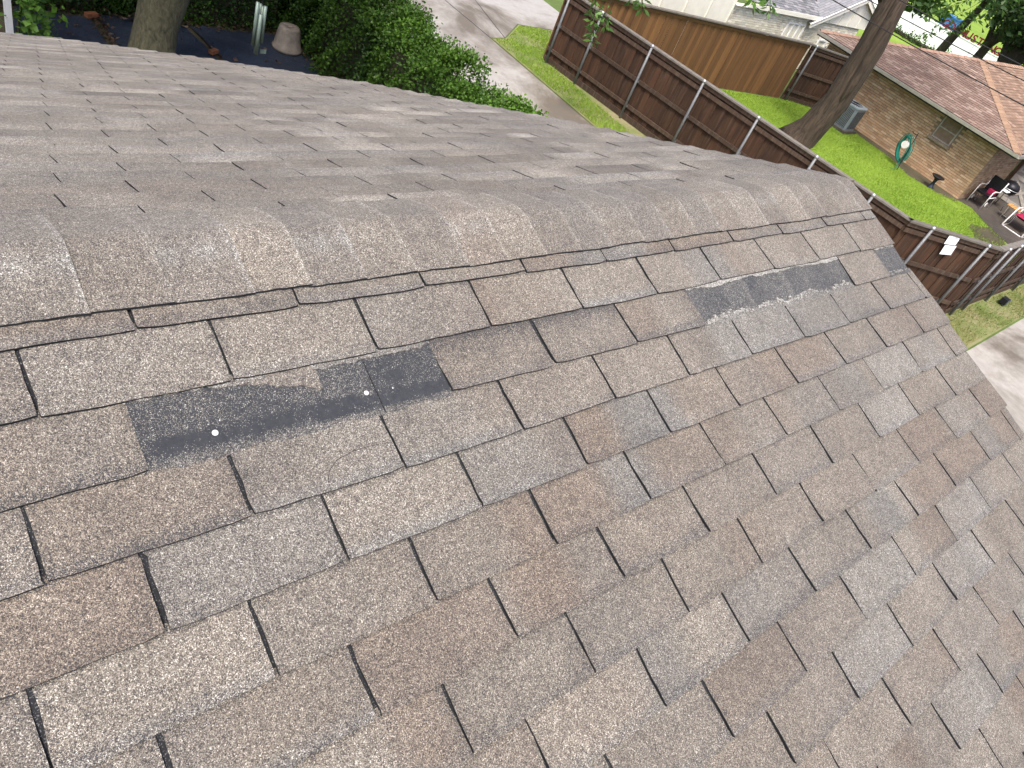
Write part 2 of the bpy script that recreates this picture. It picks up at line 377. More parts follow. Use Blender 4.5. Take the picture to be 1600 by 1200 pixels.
def tab(mb, S, u0, u1, v0, v1, rc, r, nu=8, nv=4, special=None, wear=None, thick=.0066, lift=0.):
    """one shingle tab: a thin wedge with a slightly curled lower edge"""
    ug = [u0 + (u1 - u0) * i / nu for i in range(nu + 1)]
    vg = [v0 - .12, v0, v0 + .05 * (v1 - v0)] + [v0 + (v1 - v0) * (j / nv) for j in range(1, nv)] + [v0 + .93 * (v1 - v0), v1]
    c0, c1 = abs(r.gauss(0, .0011)), abs(r.gauss(0, .0011)); edge = [r.gauss(0, .006) for _ in ug]
    skew = r.gauss(0, .006); low_wear = max(0, r.gauss(.10, .10)); low_blue = max(0, r.gauss(.2, .25))
    top, tint = [], []
    for j, v in enumerate(vg):
        q = max(0, (v - v0) / (v1 - v0)); 
        for i, u in enumerate(ug):
            p = (u - u0) / (u1 - u0)
            vv = v + (edge[i] * .8 + skew * (p - .5) * 2 - (.02 if i in (0, nu) else 0)) * (1 if j == len(vg) - 1 else 0)
            uu = u + (skew * .4 * (q - .5)) + (r.gauss(0, .0028) if i in (0, nu) else 0)
            h = (.0003 if j else -.0012) + .0064 * q + lift * q + (c0 * (1 - p) ** 4 + c1 * p ** 4) * q ** 3 + .0007 * math.sin(p * 9 + v0 * 3) * q
            top.append(S(uu, vv, h))
            a = sample_row(rc, u)
            if special is not None: a = np.array(special) * .58 + a * .42
            a = a + r.gauss(0, .008)
            if q > .9: a = a + np.array((0, low_blue, 0))
            w = wear(p, q) if wear else 0.
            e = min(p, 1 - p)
            if e < .02 or (q > .97): w = max(w, .14)  # rim darkened; along the lower edge this paints in the gap shade
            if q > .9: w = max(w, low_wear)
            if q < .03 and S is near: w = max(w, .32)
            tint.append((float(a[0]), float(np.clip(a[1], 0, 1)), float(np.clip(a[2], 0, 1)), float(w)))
    n = nu + 1; m = len(vg)
    fs = [(j * n + i, j * n + i + 1, (j + 1) * n + i + 1, (j + 1) * n + i) for j in range(m - 1) for i in range(nu)]
    if S is near: fs = [f[::-1] for f in fs]
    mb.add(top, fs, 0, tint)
    # edge faces down to the course below
    loop = [j * n for j in range(m)] + [(m - 1) * n + i for i in range(1, n)] + [j * n + nu for j in range(m - 2, -1, -1)]
    pts = [top[i] for i in loop]; dn = np.array(S(0, 5, -thick)) - np.array(S(0, 5, 0))
    low = [tuple(np.array(p) + dn) for p in pts]; L = len(pts)
    fe = [(i, i + 1, L + i + 1, L + i) for i in range(L - 1)]
    mb.add(pts + low, fe, 1, [(.3, .2, 0, .9)] * (2 * L))
def in_frame(P, mg=.04):
    d = CW.T @ (np.array(P) - [0, 0, H])
    if d[2] < .1: return False
    x = 1170 * d[0] / d[2] / 800; y = 1170 * d[1] / d[2] / 600
    return abs(x) < 1 + mg and abs(y) < 1 + mg
GAP = .0125
field = MB(); nind = 0
MISSING = [(.41, 2.41), (5.41, 8.41), (9.36, 12)]
def worn_top(p, q): return .62 * max(0, 1 - q / .30) ** .7 if q < .30 else 0
for kr in range(-1, 33):                                   # near slope, course by course
    rc = row_colours(100 + kr, amp=.75); r = random.Random(500 + kr)
    off = ((.5 if kr % 2 else 0.) - .086 * kr) % 1.0
    v0, v1 = float(kr), float(kr + 1)
    us_ = [off - 16 + i for i in range(30)]
    for s in range(29):
        a, b = us_[s], us_[s + 1]; um = near_umax(kr + .5)
        if a > um - .08: break
        ga = GAP * r.uniform(.6, 1.25); gb = GAP * r.uniform(.6, 1.25)
        ua, ub = a + ga, min(b - gb, um + r.gauss(0, .008))
        if kr == 1 and any(m0 - .05 <= (a + b) / 2 <= m1 for m0, m1 in MISSING): continue
        if kr == 1 and b > 9.36 and a < 9.36: ub = min(ub, 9.36)
        mid = ((ua + ub) / 2, v0 + .5); sp = None
        for (su, sv, L, B, D) in SPECIAL:
            if int(math.floor(sv)) == kr and a <= su < b: sp = (L, B, D)
        wear = None
        if kr == 1 and 2.3 < mid[0] < 4.4: wear = worn_top
        if kr == 1 and mid[0] < .4: wear = lambda p, q: .45 * max(0, (q - .78) / .22)
        vis = any(in_frame(near(uu, vv)) for uu in (ua, mid[0], ub) for vv in (v0, v1))
        fine = vis
        mb = MB() if vis else field
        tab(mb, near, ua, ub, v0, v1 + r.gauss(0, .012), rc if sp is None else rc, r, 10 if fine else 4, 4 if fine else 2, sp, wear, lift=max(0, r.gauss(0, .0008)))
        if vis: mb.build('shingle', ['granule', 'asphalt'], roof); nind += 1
        if b > um: break
fartabs = []
for kr in range(0, 47):                                    # far slope
    rc = [(a_, b_ + .045, c_ * .35, d_ * .45) for a_, b_, c_, d_ in row_colours(900 + kr, amp=2.3)]; r = random.Random(1500 + kr)  # tone raised: grazing brightness of this slope painted into the tint
    off = (.58 + .58 * (kr - 2)) % 1.0; v0, v1 = kr - .2, kr + .8
    if kr == 0: v0 = .25
    for s in range(29):
        a, b = off - 16 + s, off - 15 + s; um = far_umax(v1)
        if a > um - .06: break
        ua, ub = a + GAP * r.uniform(.3, .75), min(b - GAP * r.uniform(.3, .75), um + r.gauss(0, .012))
        vis = any(in_frame(far(uu, (v0 + v1) / 2)) for uu in (ua, ub)); solo = vis and nind < 262 and kr <= 17
        mb = MB() if solo else field
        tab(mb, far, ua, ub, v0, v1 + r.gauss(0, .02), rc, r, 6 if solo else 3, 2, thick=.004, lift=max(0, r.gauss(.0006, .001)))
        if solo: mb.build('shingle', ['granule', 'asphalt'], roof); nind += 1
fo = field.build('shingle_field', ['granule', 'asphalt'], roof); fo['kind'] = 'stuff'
# ridge caps: bent over the ridge, each lapping the next
SW = .150
def cap_point(u, s, h, dv=0.):
    if s < 0: base = np.array(near(u, -1.5 + abs(s) / EX, 0)); nrm = np.array((0, -SN, CN)); t = SN
    else: base = np.array(far(u, abs(s) / EX, 0)); nrm = np.array((0, math.sin(FA1), math.cos(FA1))); t = math.sin(FA1)
    e = .024; rnd = .36 * (math.sqrt(s * s + e * e) - abs(s))
    return tuple(base + nrm * (h + .0090) - np.array((0, 0, rnd)))
u = -5.0; kc = 0; r = random.Random(44); prevr = 0
while u < 9.85:
    w = .445 * r.uniform(.9, 1.1); u1 = min(u + w, 9.90)
    mb = MB(); nu, ns = 9, 16; sw1 = SW + r.gauss(0, .0012); sw2 = SW + r.gauss(0, .003)
    light = r.gauss(.485, .022); bl = max(0, r.gauss(.25, .15)); rd = max(0, r.gauss(.15, .15)); yaw = r.gauss(0, .0012); cw = r.choice([.15, .3, .6, 1., .2])
    if r.random() < .16: light += .10; bl *= .4
    # two caps stand out pale in the photograph
    if 3.55 < u + w / 2 < 4.0 or 8.05 < u + w / 2 < 8.5: light = .58; bl = 0; rd = 0
    P, T = [], []
    for j in range(ns + 1):
        s0 = -1 + 2 * j / ns
        for i in range(nu + 1):
            p = i / nu; uu = u - .03 + (u1 + .03 - u) * p; s = s0 * (sw1 if s0 < 0 else sw2) + yaw * (p - .5) * 2 * abs(s0) + (r.gauss(0, .0006) if j in (0, ns) else 0)
            P.append(cap_point(uu + s0 * .03 * (1 if s0 < 0 else -1) * 0, s, -.0010 + .0046 * p + .0012 * abs(s0) ** 3))
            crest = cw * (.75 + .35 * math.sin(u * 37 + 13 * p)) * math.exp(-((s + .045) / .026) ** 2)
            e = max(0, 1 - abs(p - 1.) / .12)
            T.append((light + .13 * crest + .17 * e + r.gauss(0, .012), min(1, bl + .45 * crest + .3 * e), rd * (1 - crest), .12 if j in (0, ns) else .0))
    n = nu + 1
    mb.add(P, [(j * n + i, j * n + i + 1, (j + 1) * n + i + 1, (j + 1) * n + i) for j in range(ns) for i in range(nu)], 0, T)
    loop = [i for i in range(n)] + [j * n + nu for j in range(1, ns + 1)] + [ns * n + i for i in range(nu - 1, -1, -1)]
    top = [P[i] for i in loop]; lw = [(a, b, c - .0045) for a, b, c in top]; L = len(top)
    mb.add(top + lw, [(i, i + 1, L + i + 1, L + i) for i in range(L - 1)], 1, [(.3, .2, 0, .9)] * (2 * L))
    mb.build('ridge_cap', ['granule', 'asphalt'], roof); u = u1
# places where tabs have torn away: bare asphalt of the shingle below, ragged rests, nails
def bare_patch(u0, u1, v0, v1, wearf, tintf, name, nu=40, nv=14, h=.0012):
    mb = MB(); P, T = [], []; r = random.Random(int(u0 * 100))
    for j in range(nv + 1):
        for i in range(nu + 1):
            u = u0 + (u1 - u0) * i / nu; v = v0 + (v1 - v0) * j / nv
            P.append(near(u, v, h + .0006 * math.sin(u * 11) * math.sin(v * 7)))
            T.append((*tintf(u, v), min(1.3, max(0, wearf(u, v) + r.gauss(0, .03)))))
    n = nu + 1
    mb.add(P, [(j * n + i, (j + 1) * n + i, (j + 1) * n + i + 1, j * n + i + 1) for j in range(nv) for i in range(nu)], 0, T)
    return mb.build(name, ['granule'], roof)
def wz1(u, v):
    band = .97 if 1.65 < v + .05 * math.sin(u * 2.2) - (u - .4) * -.02 < 1.92 and u > .44 else 0
    w = .70 + .06 * math.sin(u * 7)
    if u > 1.86: w += .10
    if v > 1.94: w = .35
    return max(band, w)
o = bare_patch(.38, 2.42, .92, 2.06, wz1, lambda u, v: (.50, .9, 0), 'bare_asphalt_patch', h=.0008); o['label'] = 'dark bare strip where two shingle tabs have torn away'
def wz2(u, v):
    w = .64 + .08 * math.sin(u * 9)
    if abs(u - 7.1) < .05 or abs(u - 6.3) < .03: w = .35
    if v > 1.86 + .05 * math.sin(u * 8.3) + .03 * math.sin(u * 21): w = .12
    return w
o = bare_patch(5.40, 8.41, .93, 2.04, wz2, lambda u, v: (.56 if v > 1.84 else .50, 1., 0), 'bare_asphalt_patch', 60, 14, .0008); o['label'] = 'blue grey bare strip where a whole shingle is missing near the rake'
o = bare_patch(9.34, 9.93, .93, 2.04, lambda u, v: .66, lambda u, v: (.50, 1., 0), 'bare_asphalt_patch', 16, 10, .0008); o['label'] = 'small bare patch at the roof edge'
def ragged(u0, u1, depth, seed, tint, steps=46, h=.0024):
    """torn rest of a tab under the course above"""
    r = random.Random(seed); mb = MB(); P, T = [], []; d = 0
    for i in range(steps + 1):
        p = i / steps; u = u0 + (u1 - u0) * p
        d = .6 * d + .4 * r.gauss(0, .035); v = 1.0 + max(.015, depth(p) + d)
        for vv, hh in ((.9, 0), (1.0 + (v - 1.0) * .55, h), (v, h + abs(r.gauss(0, .0012)))):
            P.append(near(u, vv, hh)); T.append((*tint, .1))
        P.append(near(u, v + .004, -.001)); T.append((.3, .3, 0, .3))
    mb.add(P, [(i * 4 + j, i * 4 + 4 + j, i * 4 + 5 + j, i * 4 + 1 + j)[::-1] for i in range(steps) for j in range(3)], 0, T)
    return mb.build('torn_shingle_rest', ['granule'], roof)
ragged(.42, 1.2, lambda p: .03 + .05 * p, 3, (.62, .9, 0))
ragged(1.0, 1.52, lambda p: .06 + .34 * p if p < .9 else .40, 4, (.49, .45, .3), 40)
ragged(1.5, 2.42, lambda p: .10 - .05 * p, 5, (.56, .9, 0))
ragged(5.42, 8.40, lambda p: .05 + .05 * math.sin(p * 9) ** 2, 6, (.85, .8, 0), 90)
ragged(9.36, 9.92, lambda p: .05, 8, (.85, .8, 0), 20)
# crumbs of pale sealant along the lower edge of the second bare strip
cr = MB(); r = random.Random(9)
for i in range(170):
    u = r.uniform(5.45, 8.35); v = 1.88 + .05 * math.sin(u * 8.3) + r.gauss(0, .035); s = r.uniform(.002, .006); c = np.array(near(u, v, .002))
    cr.box(c, (s * 2.2, s, s), None, 0, [(.9, .8, 0, 0)] * 8)
for i in range(26):
    u = r.uniform(9.4, 9.88); v = 1.92 + r.gauss(0, .03); s = r.uniform(.002, .005); cr.box(near(u, v, .002), (s * 2.2, s, s), None, 0, [(.75, 1., 0, 0)] * 8)
o = cr.build('sealant_crumbs', 'granule', roof); o['kind'] = 'stuff'
for (u, v, rad) in ((1.8, 1.64, .0048), (.8, 1.70, .0054), (2.0, 1.66, .0015)):
    mb = MB(); c = near(u, v, .0005); mb.lathe((0, 0, 0), [(rad * 1.05, 0), (rad, .0012), (rad * .6, .0019), (rad * .1, .0021)], 14)
    o = mb.build('nail', 'nail', roof, True); o.data.transform(Matrix.Translation(c) @ Matrix.Rotation(PN, 4, 'X'))
jl = MB(); jl.tube([near(u_, v_, .0012) for u_, v_ in ((1.87, 1.1), (1.872, 1.5), (1.875, 2.05))], .0016, 4); jl.build('joint', 'under', roof)
ck = MB()                                                   # a curved crease on one tab
pts = [near(u, v, .0010 + .0062 * (v - 2)) for u, v in ((1.30, 2.98), (1.31, 2.82), (1.345, 2.68), (1.42, 2.56), (1.54, 2.50), (1.68, 2.50), (1.80, 2.53))]
ck.tube(pts, .0006, 4); ck.build('crack', 'under', roof)
# rake boards, fascia and walls that carry the roof
m = MB()
for S, vl, uf in ((near, [-1.5, 2, 8, 16, 24, 32], near_umax), (far, [0, 5, 12, 20, 27], far_umax)):
    P = []
    for v in vl:
        x, y, z = S(uf(v) - .12, v, -.008); P += [(x, y, z), (x, y, z - .16), (x - .03, y, z), (x - .03, y, z - .16)]
    n = len(vl); m.add(P, [f for i in range(n - 1) for f in ((4 * i, 4 * i + 1, 4 * i + 5, 4 * i + 4), (4 * i + 2, 4 * i + 6, 4 * i + 7, 4 * i + 3), (4 * i + 1, 4 * i + 3, 4 * i + 7, 4 * i + 5))])
m.build('rake_board', 'fascia', house)
ne = near(0, 32); fe = far(0, 44)
m = MB(); x0, x1 = -3.8, 1.0
yz = [(ne[1] + .35, 0), (ne[1] + .35, ne[2] - .02), (RY, RZ - .06), (5.6, 3.55), (5.6, 0)]
m.add([(x0, y, z) for y, z in yz] + [(x1, y, z) for y, z in yz], [(0, 1, 2, 3, 4), (9, 8, 7, 6, 5), (0, 5, 6, 1), (3, 8, 9, 4)])
m.build('wall', 'redbrickwall', house)
yz2 = [(ne[1] + .35, 0), (ne[1] + .35, ne[2] - .02), (RY, RZ - .06), (4.1, 4.15), (4.1, 0)]
m = MB(); m.add([(1.0, y, z) for y, z in yz2] + [(2.9, y, z) for y, z in yz2], [(0, 1, 2, 3, 4), (9, 8, 7, 6, 5), (0, 5, 6, 1), (3, 8, 9, 4)])
m.build('gable_wall', 'redbrickwall', house)

# ================================================================== GROUND
sheet('ground', [(-500, -500), (900, -500), (900, 900), (-500, 900)], -.012, 'soil')
drive = sheet('driveway', [(9.0, 2.35), (13.95, 2.35), (13.9, 15.8), (14.5, 15.9), (15.75, 16.95), (17.1, 16.85), (18.6, 17.0), (18.6, 34), (9.0, 34)], .0, 'concrete')
jt = MB()
for pts in ([(13.92, 15.8), (13.86, 18.0), (13.7, 24.0)], [(14.5, 15.9), (15.4, 19.2)]):
    for a, b in zip(pts[:-1], pts[1:]):
        a = np.array((*a, .004)); b = np.array((*b, .004)); d = b - a; L = np.linalg.norm(d); d /= L; jt.box((a + b) / 2, (L, .022, .003), (d, (-d[1], d[0], 0), (0, 0, 1)))
jt.build('expansion_joint', 'dark', drive)
sheet('alley_pavement', [(3.4, -30), (60, -30), (60, 2.55), (21.6, 2.45), (17.65, 2.31), (3.4, 2.3)], .0, 'concrete')
sheet('lawn', [(16.2, 4.65), (18.22, 3.40), (31, 3.4), (27.25, 7.2), (27.2, 13.0), (15.06, 14.75)], .008, 'lawn')
sheet('verge', [(13.95, 2.42), (17.6, 2.35), (21.6, 2.5), (40, 2.6), (40, 3.42), (18.24, 3.42), (16.25, 4.65), (15.08, 14.5), (15.1, 14.7), (17.1, 16.8), (15.75, 16.9), (14.5, 15.85), (13.95, 15.75)], .004, 'drylawn')
sheet('flower_bed', [(26.95, 7.0), (27.4, 7.0), (27.4, 13.2), (27.0, 13.2), (26.85, 9.5), (26.3, 8.6), (26.6, 7.4)], .012, 'mud')
sheet('patio', [(27.3, 7.1), (27.45, 6.55), (26.9, 5.9), (26.3, 4.7), (26.5, 3.5), (40, 3.5), (40, 7.1)], .016, 'patio')
bs = sheet('bare_soil', [(25.9 + rr * .95 * math.cos(t), 5.3 + rr * .55 * math.sin(t)) for t, rr in ((R(i * 30), 1 + .18 * math.sin(i * 2.3)) for i in range(12))], .010, 'mud')
sheet('far_lawn', [(36, 5), (120, -10), (160, 80), (36, 60)], -.004, 'lawn')
sheet('backyard_soil', [(-8, 6.2), (9.2, 6.2), (9.2, 26), (-8, 26)], -.004, 'mud')
def poly_sample(poly, n):
    P = np.array(poly); lo, hi = P.min(0), P.max(0); out = []
    while len(out) < n:
        q = rng.uniform(lo, hi, (n, 2)); inside = np.zeros(n, bool); j = len(P) - 1
        for i in range(len(P)):
            c = ((P[i, 1] > q[:, 1]) != (P[j, 1] > q[:, 1])) & (q[:, 0] < (P[j, 0] - P[i, 0]) * (q[:, 1] - P[i, 1]) / (P[j, 1] - P[i, 1] + 1e-12) + P[i, 0]); inside ^= c; j = i
        out.extend(q[inside].tolist())
    return np.array(out[:n])
def grass(name, poly, n, h, mat, label, thin=None):
    q = poly_sample(poly, n)
    pn = np.sin(q[:, 0] * 2.1 + 1.3 * np.sin(q[:, 1] * 1.7)) * np.sin(q[:, 1] * 2.6 + q[:, 0] * .9)
    bald = np.exp(-(((q[:, 0] - 25.9) / .8) ** 2 + ((q[:, 1] - 5.3) / .5) ** 2)) + .8 * np.exp(-(((q[:, 0] - 26.5) / .5) ** 2 + ((q[:, 1] - 6.9) / .5) ** 2)); kp = bald < rng.uniform(.15, .9, len(q)); q = q[kp]; pn = pn[kp]
    if thin: q = q[pn + rng.normal(0, .5, len(q)) > thin]; pn = np.sin(q[:, 0] * 2.1 + 1.3 * np.sin(q[:, 1] * 1.7)) * np.sin(q[:, 1] * 2.6 + q[:, 0] * .9)
    n = len(q); hh = h * rng.uniform(.5, 1.3, n); w = .007 * rng.uniform(.7, 1.5, n); an = rng.uniform(0, 6.28, n); ln = rng.normal(0, .45, (n, 2)) * hh[:, None]
    dx = np.cos(an) * w; dy = np.sin(an) * w
    V = np.stack([np.c_[q[:, 0] - dx, q[:, 1] - dy, np.full(n, .003)], np.c_[q[:, 0] + dx, q[:, 1] + dy, np.full(n, .003)], np.c_[q + ln, hh]], 1).reshape(-1, 3)
    m = MB(); m.v = V.tolist(); m.f = [(3 * i, 3 * i + 1, 3 * i + 2) for i in range(n)]; m.mi = [0] * n
    sh = np.clip(.48 + .30 * pn + .15 * np.sin(q[:, 0] * .7 + q[:, 1]) + rng.normal(0, .2, n), 0, 1); m.t = [(s, s, s, 1.) for s in np.repeat(sh, 3)]
    o = m.build(name, mat); tag(o, label, 'grass', kind='stuff'); return o
grass('grass', [(16.3, 4.75), (18.3, 3.55), (26.4, 3.55), (26.3, 4.8), (27.0, 6.0), (27.4, 6.6), (27.1, 7.1), (26.55, 7.5), (26.3, 8.5), (26.85, 9.6), (27.0, 13.0), (24.9, 13.3), (15.2, 14.6)], 140000, .055, 'blade', 'bright green short lawn in the neighbouring fenced yard')
grass('grass', [(14.0, 10), (14.95, 10), (15.0, 14.6), (17.0, 16.75), (15.75, 16.85), (14.5, 15.8), (14.0, 15.7)], 15000, .06, 'blade', 'green grass verge between driveway and tall brown fence', -.55)
grass('grass', [(17.4, 2.42), (21.6, 2.5), (30, 2.6), (30, 3.25), (18.3, 3.3), (16.6, 4.2)], 11000, .06, 'dry_blade', 'patchy dry grass strip outside the fence by the concrete', -.45)

# ================================================================== FENCES
def fence(name, p0, p1, height, side, picket_mat, label, posts=None, rails=True, cap=True, z0=0., kick=True):
    p0 = np.array(p0, float); p1 = np.array(p1, float); d = p1 - p0; L = np.linalg.norm(d); d /= L; nrm = np.array((-d[1], d[0])) * side
    root = thing(name, (p0[0], p0[1], z0), label, 'fence', 'brown board fences round the neighbouring yard')
    D = (*d, 0); N = (*nrm, 0); ax = (D, N, (0, 0, 1)); r = random.Random(label)
    hm = height - (.05 if cap else .0)
    n = int(L / .1425); w = (L - .14) / max(1, n - 1) + .004
    pm = MB(); pm.box((0, 0, hm / 2), (w, .018, hm), ax); me = pm.mesh('picket', picket_mat)
    for i in range(n):
        o = link('picket', me, root); q = p0 + d * (.07 + i * (L - .14) / max(1, n - 1)) + nrm * r.gauss(0, .003)
        o.matrix_parent_inverse = Matrix.Identity(4)
        q = q + nrm * (.0 if i % 2 else -.016); o.location = (q[0] - p0[0], q[1] - p0[1], r.gauss(-.006, .006)); o.rotation_euler = (0, 0, r.gauss(0, .012))
    def board(nm, a, b, z, off, w_, h_, mat):
        q = p0 + d * (a + b) / 2 + nrm * off; m = MB(); m.box((q[0], q[1], z0 + z), (b - a, w_, h_), ax); return m.build(nm, mat, root)
    if rails:
        for z in (.34, .98, height - .22): board('rail', .02, L - .02, z, .032, .04, .088, 'rail')
        if kick: board('kick_board', .0, L, .07, .022, .03, .15, 'rail')
    else: board('trim_board', 0, L, height - .11, .020, .02, .09, picket_mat)
    if cap:
        board('cap_board', -.02, L + .02, height - .02, .02, .15, .036, 'wood_grey')
        if rails: board('trim_board', .0, L, height - .085, .045, .022, .09, 'rail')
    for t in posts or []:
        q = p0 + d * t + nrm * .10; m = MB(); m.tube([(q[0], q[1], z0 - .1), (q[0], q[1], z0 + height - .02)], .032, 10)
        o = m.build('post', 'galv', root, True)
        m = MB(); m.lathe((q[0], q[1], z0 + height - .03), [(.037, 0), (.038, .03), (.03, .055), (.012, .068)], 10); m.build('post_cap', 'steel', o, True)
        m = MB()
        for z in (.34, .98): m.box((q[0] - nrm[0] * .03, q[1] - nrm[1] * .03, z0 + z), (.10, .012, .05), ax)
        m.build('bracket', 'galv', o)
    return root
fence('board_fence', (15.02, 14.75), (16.2, 4.62), 1.85, -1, 'wood_dark', 'long dark stained fence with metal posts running along the driveway verge', [.18, 1.3, 3.0, 4.65, 6.25, 7.85, 9.3])
fence('board_fence', (16.14, 4.65), (18.2, 3.38), 1.85, -1, 'wood_dark', 'short angled fence panel with two white papers pinned to it', [.55, 2.05])
fence('board_fence', (18.24, 3.36), (30.0, 3.42), 1.85, -1, 'wood_dark', 'fence run beside dry grass and concrete at the right edge', [.30, 1.05, 2.6, 4.6, 6.6, 8.6])
fence('board_fence', (15.05, 14.80), (25.15, 13.42), 1.90, -1, 'wood_orange', 'orange brown smooth board fence at the back of the bright lawn', None, False)
fence('board_fence', (25.2, 13.38), (27.35, 12.35), 1.90, -1, 'wood_dark', 'dark fence corner behind the leaning tree trunk', [.12, 1.6])
# two papers on the angled panel
def paper(t, z, w, h, rot, label):
    p0 = np.array((16.22, 4.60)); p1 = np.array((18.2, 3.38)); d = p1 - p0; d /= np.linalg.norm(d); nrm = np.array((d[1], -d[0]))
    c = np.array((*(p0 + d * t + nrm * .085), z)); D = np.array((*d, 0)); U = np.array((0, 0, 1.))
    A = D * math.cos(rot) + U * math.sin(rot); B = -D * math.sin(rot) + U * math.cos(rot); N = np.array((*nrm, 0))
    m = MB(); m.box(c, (w, h, .003), (A, B, N)); root = tag(place(m.build('paper_notice', 'paper'), tuple(c)), label, 'paper')
    m = MB()
    for i in range(4): m.box(c + B * (h * .28 - i * h * .17) + N * .003, (w * (.7 - .1 * (i % 2)), h * .05, .001), (A, B, N))
    o = m.build('print', 'ink'); o.parent = root; o.matrix_parent_inverse = Matrix.Translation(-Vector(tuple(c)))
paper(1.08, 1.72, .27, .20, .15, 'small pale blue white paper pinned at the top of the angled fence')
paper(1.16, 1.50, .27, .22, .18, 'larger white paper sheet hanging just below another on the angled fence')

# ================================================================== BRICK NEIGHBOUR HOUSE
def brickwork(name, o, du, L, hgt, tints, holes, parent, bw=.20, bh=.062, nrm=None, mort='mortar', z0=0.):
    du = np.array(du, float); nrm = np.array(nrm, float); o = np.array(o, float)
    m = MB(); m.box(o + du * L / 2 - nrm * .064 + np.array((0, 0, hgt / 2)), (L, .10, hgt), (du, nrm, (0, 0, 1))); m.build('wall', mort, parent)
    m = MB(); r = random.Random(name)
    for j in range(int(hgt / (bh + .014))):
        z = j * (bh + .014) + bh / 2 + .005; x = -(bw + .01) * (.5 if j % 2 else 0)
        while x < L:
            a, b = max(0, x), min(L, x + bw); x += bw + .01
            if b - a < .03: continue
            if any(a < h[1] and b > h[0] and z > h[2] and z < h[3] for h in holes): continue
            c = r.choice(tints); k_ = r.uniform(.8, 1.18); t = tuple(q * k_ for q in c)
            m.box(o + du * (a + b) / 2 + nrm * r.gauss(.0, .0015) + np.array((0, 0, z)), (b - a, .024, bh), (du, nrm, (0, 0, 1)), 0, [(*t, 1.)] * 8)
    ob = m.build('brick_courses', 'brick', parent); ob['kind'] = 'stuff'
TAN = [(.54, .37, .22), (.57, .40, .245), (.50, .34, .20), (.53, .355, .215), (.58, .43, .28), (.47, .30, .175)]
nb = thing('brick_house', (30, 10, 0), 'tan brick house with reddish brown hip roof beyond the fence', 'house')
WX = 27.4
brickwork('brick wall', (WX, 7.1, 0), (0, 1, 0), 6.9, 2.06, TAN, [(1.27, 1.98, 1.13, 1.86)], nb, nrm=(-1, 0, 0))
brickwork('brick return', (WX + .02, 7.1, 0), (1, 0, 0), 3.1, 2.06, [(.46, .34, .23), (.42, .30, .2), (.38, .27, .17)], [], nb, nrm=(0, -1, 0))
# window in the brick wall
wy0, wy1, wz0, wz1_ = 8.39, 9.06, 1.13, 1.86
m = MB(); m.box((WX + .05, (wy0 + wy1) / 2, (wz0 + wz1_) / 2), (.04, wy1 - wy0, wz1_ - wz0)); win = m.build('window', 'screen', nb)
m = MB()
for y in (wy0 + .02, wy1 - .02): m.box((WX + .01, y, (wz0 + wz1_) / 2), (.06, .04, wz1_ - wz0))
for z in (wz0 + .02, (wz0 + wz1_) / 2, wz1_ - .02): m.box((WX + .012, (wy0 + wy1) / 2, z), (.05, wy1 - wy0 - .09, .035))
m.build('frame', 'gutter', win)
m = MB()
for i in range(9): m.box((WX + .022, (wy0 + wy1) / 2, wz0 + .40 + i * .036), (.006, wy1 - wy0 - .1, .022))
m.build('blind', 'blind', win)
m = MB(); m.box((WX - .05, (wy0 + wy1) / 2, wz0 - .045), (.10, wy1 - wy0 + .16, .08), None); m.build('sill', 'soffit', win)
# hip roof
EZ, EXX, EY0, EY1 = 2.06, 26.88, 6.42, 14.3
AP = np.array((30.82, (EY0 + EY1) / 2, 3.24)); RE = np.array((42.0, (EY0 + EY1) / 2, 3.24))
def roofplane(A, B, C, Dp, tints, name):
    """shingled plane: eave A-B, top D-C (D above A)"""
    A, B, C, Dp = map(lambda q: np.array(q, float), (A, B, C, Dp)); ev = B - A; Le = np.linalg.norm(ev); ev /= Le
    nrm = np.cross(ev, ((C + Dp) / 2 - A)); nrm /= np.linalg.norm(nrm); nrm *= np.sign(nrm[2]); upv = np.cross(nrm, ev); upv *= np.sign(upv[2])
    hgt = (Dp - A) @ upv; a0, a1 = (Dp - A) @ ev, (C - A) @ ev; m = MB(); r = random.Random(name)
    m.add([A - nrm * .02, B - nrm * .02, C - nrm * .02, Dp - nrm * .02], [(0, 1, 2, 3)], 0, [(.06, .045, .04, 1.)] * 4)
    n = int(hgt / .132)
    for j in range(n):
        t0, t1 = j / n, (j + 1) / n; off = (.15 if j % 2 else 0) + r.uniform(-.02, .02); x = -.3 + off
        l0, l1 = a0 * t0, Le + (a1 - Le) * t0; m0, m1 = a0 * t1, Le + (a1 - Le) * t1
        while x < Le:
            s, e = x + .006, x + .30; x += .305
            b0, b1 = max(s, l0), min(e, l1); c0, c1 = max(s, m0), min(e, m1)
            if b1 - b0 < .02: continue
            if c1 - c0 < .01: c0 = c1 = (max(b0, m0) if b0 < m0 else min(b1, m1))
            t = r.choice(tints); k_ = r.uniform(.82, 1.15); t = tuple(q * k_ for q in t)
            P = [A + ev * b0 + upv * hgt * t0 + nrm * .012, A + ev * b1 + upv * hgt * t0 + nrm * .012, A + ev * c1 + upv * hgt * t1, A + ev * c0 + upv * hgt * t1,
                 A + ev * b0 + upv * hgt * t0 - nrm * .01, A + ev * b1 + upv * hgt * t0 - nrm * .01]
            m.add(P, [(0, 1, 2, 3), (4, 5, 1, 0)], 0, [(*t, 1.)] * 4 + [(.05, .035, .03, 1.)] * 2)
    o = m.build(name, 'farshingle', nb); o['kind'] = 'stuff'
RT = [(.23, .16, .125), (.20, .135, .105), (.26, .185, .145), (.31, .23, .185), (.215, .145, .115)]
roofplane((EXX, EY1, EZ), (EXX, EY0, EZ), AP, AP, RT, 'roof_shingles')
